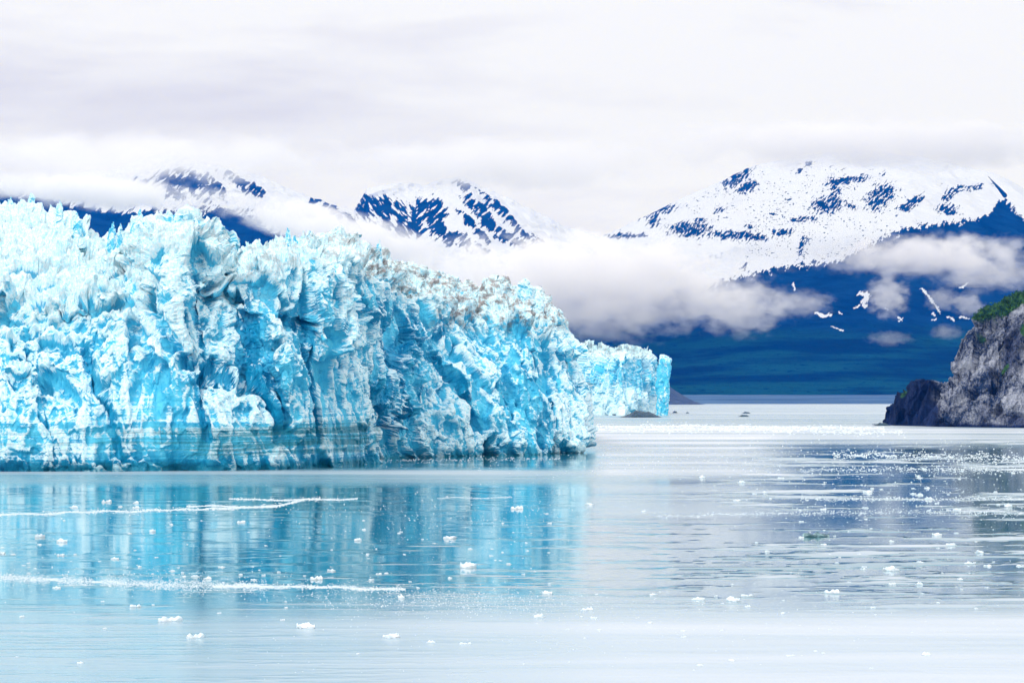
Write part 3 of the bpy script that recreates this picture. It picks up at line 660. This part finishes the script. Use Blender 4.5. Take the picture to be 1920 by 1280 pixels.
def fn_left(px, py, V):
    n = fbm((px + py) / 9, (py - px) / 30, 0 * px, 5, 501, gain=0.6)
    nb = fbm((px - py * .8) / 9, (py + px * .8) / 34, 0 * px, 5, 503, gain=0.6)
    n = np.where(px < 780, np.where(px > 640, nb, n), n)
    r = np.full_like(px, -1.0)
    wxp = px + 26 * n; wyp = py + 22 * fbm(px / 18, py / 18, 0 * px + 9, 4, 505, gain=.65)
    for c_ in blobsL: r = np.maximum(r, np.minimum(1.3 * blob(wxp, wyp, c_[0], c_[1], c_[2] * 1.15, c_[3] * 1.15, c_[4]), 0.45))
    rock = sstep(r + 2.9 * n, 0.12, 0.26) * (r > -0.6)
    s = 1 - rock
    line = interp(px, lowline)
    s *= sstep(line + 60 * n - py, -3, 3)
    s = np.maximum(s, sstep(fbm(px / 4, py / 8, 0 * px, 3, 505), 0.42, 0.5) * sstep(px, 400, 450) * (1 - sstep(py, 430, 470)))
    return s, 0.25 * sstep(py, 400, 500)
V, rr, cc, at = mountain('mountain', -240, 1180, 1300, [(-240, 350), (0, 345), (120, 340), (230, 322), (290, 298), (330, 300), (400, 312), (470, 325), (560, 362), (620, 385), (665, 402), (690, 362), (740, 352), (800, 350), (840, 340), (868, 334), (900, 352), (940, 374), (1000, 404), (1060, 432), (1100, 440), (1180, 470)],
    {'foot': 742, 't': [0, .3, .6, 1], 'D': [12800, 14000, 15200, 16800], 'f': [0, .35, .68, 1]}, 560, 511, 420, fn_left)
link('mountain', grid_mesh('mountain', V, rr, cc, at, smooth=True), MTN, kind='structure')

# gravel flat at the head of the fjord
sp_ = np.linspace(200, 2600, 500); rows = []
for t in np.linspace(0, 1, 60):
    D = 9050 + 1500 * t
    zr = -1 + 52 * t + 2.2 * fbm(sp_ / 60, t * 6 + 0 * sp_, 0 * sp_, 3, 601)
    rows.append(np.stack([(sp_ - 960) / F * D, D + 0 * sp_, zr + 0 * sp_], -1))
V = np.array(rows).reshape(-1, 3)
M = Mat('shore_gravel', 0.9, 0.1)
M.color(M.mix(M.ramp(M.noise(0.01, 6, 0.6, (0.25, 1, 3)), 0.35, 0.65), (0.025, 0.065, 0.125), (0.07, 0.135, 0.23)))
link('shore', grid_mesh('shore', V, 60, 500), M.m, kind='structure')
# dark slate bank beside the ice pillar
hb = np.linspace(1215, 1330, 160); rows = []
for t in np.linspace(0, 1, 50):
    D = 8200 + 500 * t
    cpy = interp(hb, [(1215, 722), (1255, 724), (1265, 732), (1285, 744), (1300, 752), (1315, 757), (1330, 759)])
    pyr = 760.5 + (cpy - 760.5) * math.sin(t * math.pi * 0.5)
    rows.append(np.stack([(hb - 960) / F * D, D + 0 * hb, H_CAM + (HOR - pyr) / F * D], -1))
for t in np.linspace(0.1, 1, 10):
    rows.append(np.stack([(hb - 960) / F * (8700 + 300 * t), 8700 + 300 * t + 0 * hb, rows[49][:, 2] * (1 - t) - 5 * t], -1))
V = np.array(rows).reshape(-1, 3); V[:, 2] += 5 * fbm(V[:, 0] / 40, V[:, 1] / 40, 0 * V[:, 0], 4, 611)
M = Mat('slate', 0.85, 0.2); M.color(M.mix(M.ramp(M.noise(0.05, 6, 0.7), 0.4, 0.7), (0.01, 0.025, 0.05), (0.06, 0.09, 0.15)))
link('shore_bank', grid_mesh('shore_bank', V, 60, 160, smooth=True), M.m, kind='structure')
print('mountains', time.time() - T0)

# ------------------------------------------------------------------ rocks in the water
M = Mat('wet_rock', 0.5, 0.4); M.color(M.mix(M.ramp(M.noise(0.5, 6, 0.7), 0.4, 0.7), (0.006, 0.03, 0.045), (0.04, 0.10, 0.14))); WET = M.m
def dome_rock(name, px_, py_, wpx, hpx, seed, mat, dm=0.5, peak=(0.5, 1.0)):
    D = Dw(py_); w = wpx / F * D; h = hpx / F * D
    u = np.linspace(-1, 1, 90)[None, :]; v = np.linspace(-1, 1, 60)[:, None]
    prof_ = interp((u[0] + 1) / 2, [(0, 0), (0.18, .10), (.3, .25), (.42, .6), (peak[0], 1), (.62, .85), (.75, .8), (.88, .3), (1, 0)])[None, :]
    X = u * w / 2 + 0 * v; Y = v * w * dm * 0.5 + 0 * u
    Z = h * prof_ * np.clip(1 - v ** 2, 0, 1) ** 0.5 + h * 0.25 * fbm(X / (w * .08) + seed, Y / (w * .08), 0 * X, 4, seed) * np.clip(prof_ * 2, 0, 1) - 0.12 * h
    me = grid_mesh(name, np.stack([X, Y, Z], -1).reshape(-1, 3), 60, 90)
    o = link(name, me, mat); o.location = ((px_ - 960) / F * D, D + w * dm * .3, 0); return o
o = dome_rock('rock', 1192, 782.5, 112, 15, 3, WET); o['label'] = 'long low dark rock awash in front of the far glacier foot'; o['category'] = 'rock'
for (a_, b_, c_, d_, s_, lb) in [(1264, 774, 16, 4.5, 4, 'small dark rock just off the foot of the blue ice pillar'), (1288, 774.5, 10, 3, 5, 'tiny dark rock in open water beyond the ice pillar'), (1397, 775, 26, 4, 6, 'dark flat rock out in the pale mid channel'), (1392, 781, 34, 4.5, 7, 'darker low rock in mid channel, just in front of another'), (1650, 798, 46, 7, 8, 'low dark rock shelf at the tip of the headland')]:
    o = dome_rock('rock', a_, b_, c_, d_, s_, WET); o['label'] = lb; o['category'] = 'rock'

# ------------------------------------------------------------------ floating ice
M = Mat('floe_ice', 0.45, 0.3)
M.color(M.mix(M.ramp(M.noise(1.3, 5, 0.6), 0.35, 0.65), (0.66, 0.78, 0.84), (0.84, 0.87, 0.89))); M.bump(M.noise(2.5, 4, 0.6), 0.5, 0.15); FLOE = M.m
M = Mat('dark_floe_ice', 0.2, 0.5); M.color(M.mix(M.ramp(M.noise(1.0, 5, 0.6), 0.4, 0.6), (0.03, 0.10, 0.12), (0.45, 0.68, 0.70))); DFLOE = M.m
def floe_mesh(seed, mat):
    nr, ncs = 22, 40; r = random.Random(seed)
    t = np.linspace(0, 1, nr)[:, None]; a = np.linspace(0, 2 * math.pi, ncs)[None, :]
    rad = 1 + 0.25 * np.cos(2 * a + r.random() * 6) + 0.12 * np.cos(3 * a + r.random() * 6) + .08 * np.cos(5 * a + r.random() * 6)
    prof_ = np.where(t < 0.45, 1.0, np.clip(1 - ((t - 0.45) / 0.55) ** 1.7, 0, 1))
    X = 0.5 * np.cos(a) * rad * prof_; Y = 0.4 * np.sin(a) * rad * prof_
    Z = np.clip(t / 0.6, 0, 1) * 0.30 - 0.04 + 0 * a
    V = np.stack([X, Y, Z], -1).reshape(-1, 3)
    k = noise(V[:, 0] * 3 + seed * 9.1, V[:, 1] * 3, 0 * V[:, 0], seed)
    k2 = noise(V[:, 0] * 7 + seed * 9.1, V[:, 1] * 7, V[:, 2] * 7, seed + 3)
    V[:, 2] = np.where(V[:, 2] > 0.05, V[:, 2] * (0.62 + 2.3 * k) + 0.22 * k2, V[:, 2])
    V[:, 2] = np.clip(V[:, 2], -0.04, 1)
    me = grid_mesh('ice_floe', V, nr, ncs); me.materials.append(mat); return me
arch = [floe_mesh(i + 1, FLOE) for i in range(10)]
darch = floe_mesh(31, DFLOE)
pos = []
def floe(px_, py_, w, label, group=None, mesh=None, hs=1.0):
    D = Dw(py_); me_ = mesh or arch[random.randrange(len(arch))]
    o = bpy.data.objects.new('ice_floe', me_); C.objects.link(o)
    s = w / F * D / 1.3
    o.location = ((px_ - 960) / F * D, D, 0); o.scale = (s, s * random.uniform(1.0, 1.8), s * hs * random.uniform(0.6, 1.0)); o.rotation_euler = (0, 0, random.uniform(-0.35, 0.35) + random.choice((0, math.pi)))
    o['label'] = label; o['category'] = 'ice floe'
    if group: o['group'] = group
    pos.append((px_, py_)); return o
named = [
 (317, 1163, 44, 'large white floe low in the pale water, the left of a near pair'), (364, 1195, 36, 'blocky white floe just below the large one in the pale lower left water'),
 (572, 1176, 44, 'ragged floe with a grey brown end and white humps'), (734, 1194, 46, 'broad low white floe near the bottom middle of the water'), (843, 1009, 34, 'tall peaked white floe on the blue reflection'),
 (877, 1063, 42, 'long jagged flat floe at the right part of the blue reflection'), (968, 954, 24, 'white floe at the right end of the blue reflection, near the ice front'), (150, 1243, 18, 'small lumpy floe nearest the bottom left corner'),
 (199, 941, 20, 'white floe just behind the upper brash line, near the wall'), (138, 951, 18, 'flat floe beside the upper brash line, leftmost along it'), (452, 979, 20, 'small humped floe just below the bend of the upper brash line'),
 (75, 1006, 26, 'long thin floe near the left edge of the blue reflection'), (117, 1016, 25, 'flat floe right below the long thin one at the left edge'), (255, 1137, 24, 'oval white floe below the lower brash line'),
 (592, 1086, 24, 'white floe just above the lower brash line, mid reflection'), (106, 1102, 17, 'small floe directly below the left end of the lower brash line'), (672, 1013, 18, 'small flat floe in mid reflection with open water round it'),
 (874, 1207, 24, 'small peaked floe right of the broad low one near the bottom'), (808, 1204, 17, 'tiny flat floe between the broad one and the peaked one near the bottom'),
 (1558, 1111, 30, 'white floe on pale water below the dark ripples, with a humped top'), (1375, 1126, 34, 'wide low floe in pale water right of centre'), (1756, 1003, 24, 'bright floe among the dark ripples below the headland'),
 (1837, 1036, 20, 'rounded white floe on dark ripples close to the right edge'), (1818, 1057, 22, 'flat floe just below the rounded one at the right edge'), (1742, 936, 20, 'chunky floe on the dark blue band of water'),
 (1782, 1022, 21, 'low floe on ripples just below the bright floe of the right water'), (1626, 923, 21, 'white floe on the upper dark band, left of the others there'), (1105, 946, 20, 'faint flat floe just off the right edge of the blue reflection'),
 (1382, 939, 22, 'thin pale floe at the left start of the dark blue band'), (1483, 1229, 17, 'small white floe near the bottom right of centre'), (1736, 1228, 20, 'faint low floe nearest the bottom right corner')]
for (a_, b_, w_, lb) in named: floe(a_, b_, w_, lb)
o = floe(1533, 1006, 54, 'dark green glassy ice chunk with a white end among the ripples', mesh=darch, hs=0.6)
o = floe(1290, 803, 40, 'pale turquoise ice slab far out in the channel beyond the main front', hs=0.4)
reps = [(254, 943, 14), (226, 950, 12), (254, 952, 14), (286, 996, 16), (113, 1041, 16), (5, 1037, 14), (25, 1039, 12), (74, 1021, 10), (215, 1048, 16), (187, 1052, 6), (262, 1062, 10), (324, 1070, 14), (366, 1081, 18), (388, 1085, 20), (345, 1081, 10), (416, 1063, 14), (476, 1087, 12), (622, 1070, 16), (682, 993, 10), (881, 1029, 10), (710, 1076, 14), (725, 1075, 10), (696, 1087, 14), (844, 1084, 10), (954, 1057, 12), (192, 1127, 8), (42, 1156, 12), (197, 1178, 10), (529, 1162, 10), (672, 1225, 10), (31, 1231, 8), (752, 1120, 18), (411, 1149, 10),
 (1208, 959, 12), (1025, 963, 10), (1390, 905, 16), (1465, 897, 14), (1317, 896, 16), (1725, 896, 14), (1652, 917, 8), (1738, 915, 12), (1712, 926, 12), (1725, 928, 14), (1662, 935, 12), (1622, 952, 14), (1543, 955, 12), (1778, 956, 10), (1794, 956, 16), (1890, 950, 20), (1872, 946, 10), (1503, 978, 12), (1502, 1008, 14), (1544, 1021, 12), (1851, 1061, 16), (1912, 1061, 16), (1726, 1054, 18), (1621, 1063, 12), (1670, 1069, 30), (1800, 1086, 14), (1672, 1095, 14), (1723, 1095, 16), (1402, 1117, 26), (1309, 1124, 26), (1225, 1115, 18), (1025, 1112, 28), (1100, 1143, 22), (1012, 1157, 24), (1114, 1159, 14), (1218, 1168, 14), (1468, 1150, 12), (1401, 1137, 12), (1281, 1194, 12), (1097, 1196, 8), (1371, 1238, 14), (1312, 1247, 14), (1637, 1139, 14)]
for _ in range(170):
    if random.random() < 0.45: a_, b_, w_ = random.uniform(0, 1060), random.triangular(925, 1150, 1050), random.uniform(4, 9)
    elif random.random() < 0.6: a_, b_, w_ = random.uniform(1400, 1920), random.triangular(850, 1090, 900), random.uniform(5, 11)
    else: a_, b_, w_ = random.uniform(980, 1900), random.uniform(1090, 1260), random.uniform(4, 10)
    if all(abs(a_ - p[0]) > 14 or abs(b_ - p[1]) > 5 for p in pos): reps.append((a_, b_, w_))
def where(a_, b_):
    if a_ < 1080 and b_ < 1115:
        side = 'left third' if a_ < 360 else ('middle' if a_ < 720 else 'right third')
        if b_ < 948: return f'small ice bit near the foot of the wall, {side} of the blue reflection'
        if b_ < 1015: return f'small white ice bit in the upper blue reflection, {side} of it'
        if b_ < 1068: return f'small white ice bit in the lower blue reflection, {side} of it'
        return f'small white ice bit along the lower brash line, {side} of the reflection'
    if b_ < 1100 and a_ >= 1400:
        side = 'close to the right edge' if a_ > 1740 else 'left of the headland reflection'
        if b_ < 900: return f'small ice bit on the far brash streaks below the headland, {side}'
        if b_ < 965: return f'small ice bit on the darkest blue ripples, {side}'
        return f'small ice bit on the lower dark ripples, {side}'
    if b_ >= 1100:
        side = 'left' if a_ < 640 else ('centre' if a_ < 1280 else 'right')
        return f'small ice bit on the smooth pale water, {side} part, ' + ('nearest the viewer' if b_ > 1175 else 'past the ripples')
    return 'small white ice bit on the grey open channel between reflection and ripples'
for (a_, b_, w_) in reps:
    lb = where(a_, b_); floe(a_, b_, w_, lb, lb.replace('small white ice bit', 'small ice bits').replace('small ice bit ', 'small ice bits '))
print('floes', len(pos), time.time() - T0)

# brash: the thousands of specks and slush lines, one mass
pts = []
def sc(n, fx): 
    q = np.array([fx() for _ in range(n)]); pts.append(q)
def line(n, poly, wid, smin, smax):
    poly = np.array(poly, float); seg = np.hypot(*(poly[1:] - poly[:-1]).T); cum = np.concatenate([[0], np.cumsum(seg)])
    t = rng.random(n) * cum[-1]; x = np.interp(t, cum, poly[:, 0]); y = np.interp(t, cum, poly[:, 1]); ky = noise(x / 55, 0 * x + poly[0, 1], 0 * x, 77); kw = 1 + 2.2 * noise(x / 28, 0 * x + poly[0, 1] + 5, 0 * x, 78)
    y = y + ky * 5 + rng.standard_t(3, n) * 0.8 * np.interp(t, cum, wid) * np.clip(kw, 0.15, 3)
    pts.append(np.stack([x, y, rng.uniform(smin, smax, n)], 1))
line(4200, [(-40, 966), (60, 963), (250, 957), (420, 953), (480, 951), (530, 945), (570, 938), (600, 935)], [1.0] * 8, 1.0, 3.2)
line(1800, [(430, 935), (520, 937), (600, 936), (670, 935)], [1.0, .8, .8, .6], 1, 2.6)
line(1500, [(350, 947), (480, 951), (520, 949)], [.8, .8, .8], 1, 2.4)
line(400, [(820, 934), (960, 932)], [.5, .5], 1, 2)
line(7000, [(-40, 1080), (60, 1085), (200, 1091), (300, 1096), (420, 1097), (500, 1100)], [3.5, 3.5, 4, 5, 5, 4], 1.0, 3.0)
line(3500, [(400, 1099), (560, 1099), (760, 1105)], [1.5, 1.5, 1.5], 1.2, 3.4)
line(1100, [(1110, 806), (1300, 806), (1500, 808), (1700, 812)], [2, 2.5, 3, 2], 2, 5)
line(1100, [(1500, 881), (1700, 879), (1960, 882)], [3, 3, 4], 1.2, 3)
line(1500, [(1100, 801), (1280, 799), (1660, 803)], [1.5, 1.5, 1.5], 2, 5)
line(1000, [(1560, 852), (1760, 856), (1960, 861)], [3, 4, 6], 1.5, 4)
line(300, [(700, 864), (900, 861), (1050, 859)], [1.5, 2.5, 2], 1.5, 3)
line(1200, [(1230, 968), (1450, 962), (1700, 960), (1920, 962)], [2, 2, 3, 3], 1, 3)
line(900, [(1500, 936), (1800, 935), (1960, 934)], [1.5, 2, 2], 1, 3)
def scatter(n, cx, cy, sx_, sy_, smin, smax, ang=0):
    x = rng.normal(cx, sx_, n); y = rng.normal(cy, sy_, n) + (x - cx) * ang; pts.append(np.stack([x, y, smin + (smax - smin) * rng.random(n) ** 3], 1))
scatter(2600, 800, 1122, 170, 14, 0.9, 3.5, 0.02); scatter(900, 250, 1080, 200, 12, 0.9, 3.2); scatter(900, 850, 970, 200, 22, .8, 3.2)
scatter(1500, 1750, 905, 170, 44, 0.7, 3.8); scatter(900, 1600, 960, 260, 40, 0.7, 3.0); scatter(900, 950, 1000, 160, 60, .8, 3)
scatter(900, 450, 1010, 300, 50, .8, 2.4); scatter(1200, 1300, 1130, 350, 40, .8, 3); scatter(600, 1000, 1200, 500, 40, .8, 2.2); scatter(900, 1300, 860, 250, 20, 1, 3.5)
B = np.concatenate(pts); B = B[(B[:, 1] > 790) & (B[:, 1] < 1300)]
Db = Dw(B[:, 1]); n = len(B)
wd = B[:, 2] / F * Db * 0.5
cenb = np.stack([(B[:, 0] - 960) / F * Db, Db, np.zeros(n)], 1)
k = 6; ang = rng.random(n)[:, None] * 6.28 + np.arange(k)[None] * 6.283 / k
rad = rng.uniform(0.65, 1.2, (n, k))
ring = np.stack([np.cos(ang) * rad, np.sin(ang) * rad], -1) * wd[:, None, None]
hh = wd * rng.uniform(0.25, 0.6, n)
lowr = np.concatenate([cenb[:, None, :2] + ring, np.full((n, k, 1), -0.03)], -1)
ring2 = ring * 0.62 + rng.normal(0, 0.12, (n, 1, 2)) * wd[:, None, None]
highr = np.concatenate([cenb[:, None, :2] + ring2, (hh[:, None] * rng.uniform(0.6, 1.2, (n, k)))[..., None]], -1)
BV = np.concatenate([lowr, highr], 1).reshape(-1, 3)
o6 = (np.arange(n) * 12)[:, None]
sides = np.concatenate([np.stack([o6[:, 0] + i, o6[:, 0] + (i + 1) % 6, o6[:, 0] + 6 + (i + 1) % 6, o6[:, 0] + 6 + i], -1) for i in range(6)])
caps = np.concatenate([np.stack([o6[:, 0] + 6, o6[:, 0] + 7, o6[:, 0] + 8, o6[:, 0] + 9], -1), np.stack([o6[:, 0] + 9, o6[:, 0] + 10, o6[:, 0] + 11, o6[:, 0] + 6], -1)])
link('brash_ice', raw_mesh('brash_ice', BV, np.concatenate([sides, caps])), FLOE, kind='stuff', label='drifting lines and scattered specks of fine white brash ice', category='brash ice')
print('brash', n, time.time() - T0)

# ------------------------------------------------------------------ low clouds in front of the mountains, inside the haze box
def low_cloud(px_, py_, wpx, hpx, D, depth, dens, seed, label, roll=0.0, nsc=1.0, flat=0.5, amp=6.0):
    sx_, sz_ = wpx / F * D / 2, hpx / F * D / 2
    me = bpy.data.meshes.new('cloud_bank')
    v = [(x, y, z) for x in (-1, 1) for y in (-1, 1) for z in (-1, 1)]
    me.from_pydata(v, [], [(0, 1, 3, 2), (4, 6, 7, 5), (0, 4, 5, 1), (2, 3, 7, 6), (0, 2, 6, 4), (1, 5, 7, 3)])
    m = bpy.data.materials.new('cloud_bank'); m.use_nodes = True; t = m.node_tree; t.nodes.clear()
    S = Mat.__new__(Mat); S.m, S.t = m, t; S.tc = S.n('ShaderNodeTexCoord'); o_ = S.n('ShaderNodeOutputMaterial')
    ln = S.n('ShaderNodeVectorMath'); ln.operation = 'LENGTH'; S.l(S.tc.outputs['Object'], ln.inputs[0])
    mp = S.n('ShaderNodeMapping'); u = 75.0 * nsc
    mp.inputs['Scale'].default_value = (sx_ / u * 0.62, depth / 2 / u, sz_ / u); mp.inputs['Location'].default_value = (seed * 3.7, seed * 1.3, seed * 7.1)
    S.l(S.tc.outputs['Object'], mp.inputs[0])
    n = S.n('ShaderNodeTexNoise'); n.inputs['Scale'].default_value = 1.0; n.inputs['Detail'].default_value = 6; n.inputs['Roughness'].default_value = 0.58; S.l(mp.outputs[0], n.inputs['Vector'])
    body = S.math('SUBTRACT', 1.0, ln.outputs['Value'])
    d = S.math('ADD', S.math('MULTIPLY_ADD', body, 2.6, -0.7), S.math('MULTIPLY', S.math('SUBTRACT', n.outputs['Fac'], 0.5), amp))
    edge = S.ramp(ln.outputs['Value'], 1.0, 0.7)
    d = S.math('MULTIPLY', S.ramp(d, 0.0, 0.9), edge)
    pv = S.n('ShaderNodeVolumePrincipled'); pv.inputs['Color'].default_value = (1.0, 0.995, 1.0, 1); pv.inputs['Anisotropy'].default_value = 0.0
    S.l(S.math('MULTIPLY', d, dens), pv.inputs['Density']); S.l(pv.outputs[0], o_.inputs['Volume'])
    m.cycles.volume_sampling = 'MULTIPLE_IMPORTANCE'
    o = link('cloud_bank', me, m, label=label, category='cloud')
    o.scale = (sx_, depth / 2, sz_); o.location = ((px_ - 960) / F * D, D, H_CAM + (HOR - py_) / F * D); o.rotation_euler = (0, roll, 0)
    return o
low_cloud(1080, 535, 900, 265, 10900, 700, 0.012, 1, 'large thick pale cloud bank hanging behind the end of the main glacier')
low_cloud(1385, 575, 270, 140, 10700, 400, 0.007, 2, 'grey white puff of cloud at the right end of the big cloud bank', nsc=.6)
low_cloud(1740, 478, 540, 105, 11400, 500, 0.010, 3, 'long flat white cloud lying across the right mountain below its snow', roll=-0.03, nsc=.8)
low_cloud(1850, 515, 300, 90, 11300, 400, 0.006, 4, 'thin grey cloud shred under the long flat cloud, above the headland', nsc=.7)
low_cloud(1664, 556, 110, 110, 11000, 260, 0.008, 5, 'small upright white cloud puff on the dark slope left of the snow gully', nsc=.35)
low_cloud(1500, 568, 170, 70, 11000, 260, 0.005, 6, 'small wispy cloud on the dark slope beside the big cloud bank', nsc=.4)
low_cloud(1765, 560, 90, 60, 11000, 260, 0.004, 7, 'faint cloud wisp beside the long snow gully', nsc=.4)
low_cloud(1815, 570, 85, 66, 11000, 200, 0.007, 8, 'small round cloud puff just above the headland scrub', nsc=.35)
low_cloud(1668, 634, 120, 40, 10700, 200, 0.0025, 9, 'lowest little cloud shred over the forested foot', nsc=.3)
low_cloud(1775, 622, 80, 40, 10700, 200, 0.003, 10, 'faint cloud shred low over the forest near the headland', nsc=.3)
low_cloud(190, 362, 760, 84, 12300, 600, 0.014, 11, 'long white cloud band above the left end of the glacier', roll=0.07)
low_cloud(640, 438, 640, 110, 12300, 600, 0.014, 12, 'pale cloud band sloping down behind the middle of the glacier', roll=0.26)
low_cloud(250, 296, 1250, 130, 12400, 900, 0.0035, 13, 'grey cloud base hiding the tops of the left mountains', nsc=1.6)
low_cloud(930, 308, 900, 130, 12500, 900, 0.004, 14, 'soft cloud base veiling the middle peak', nsc=1.6)
low_cloud(1650, 270, 1300, 130, 12300, 900, 0.005, 15, 'thin bright cloud cap over the crest of the right mountain', nsc=1.6)

# ------------------------------------------------------------------ the air
me = bpy.data.meshes.new('haze'); X0, X1, Y0, Y1, Z0, Z1 = -8000, 8000, -600, 19500, -7, 1900
v = [(x, y, z) for x in (X0, X1) for y in (Y0, Y1) for z in (Z0, Z1)]
me.from_pydata(v, [], [(0, 1, 3, 2), (4, 6, 7, 5), (0, 4, 5, 1), (2, 3, 7, 6), (0, 2, 6, 4), (1, 5, 7, 3)])
m = bpy.data.materials.new('haze'); m.use_nodes = True; t = m.node_tree; t.nodes.clear()
pv = t.nodes.new('ShaderNodeVolumePrincipled'); o_ = t.nodes.new('ShaderNodeOutputMaterial'); t.links.new(pv.outputs[0], o_.inputs['Volume'])
pv.inputs['Color'].default_value = (0.0, 0.19, 0.90, 1); pv.inputs['Absorption Color'].default_value = (1, 1, 1, 1); pv.inputs['Density'].default_value = 2.5e-5
import os
if not os.environ.get('NOHAZE'): link('haze', me, m, kind='stuff', label='thin blue air between the viewer and the mountains', category='haze')
print('done', time.time() - T0)
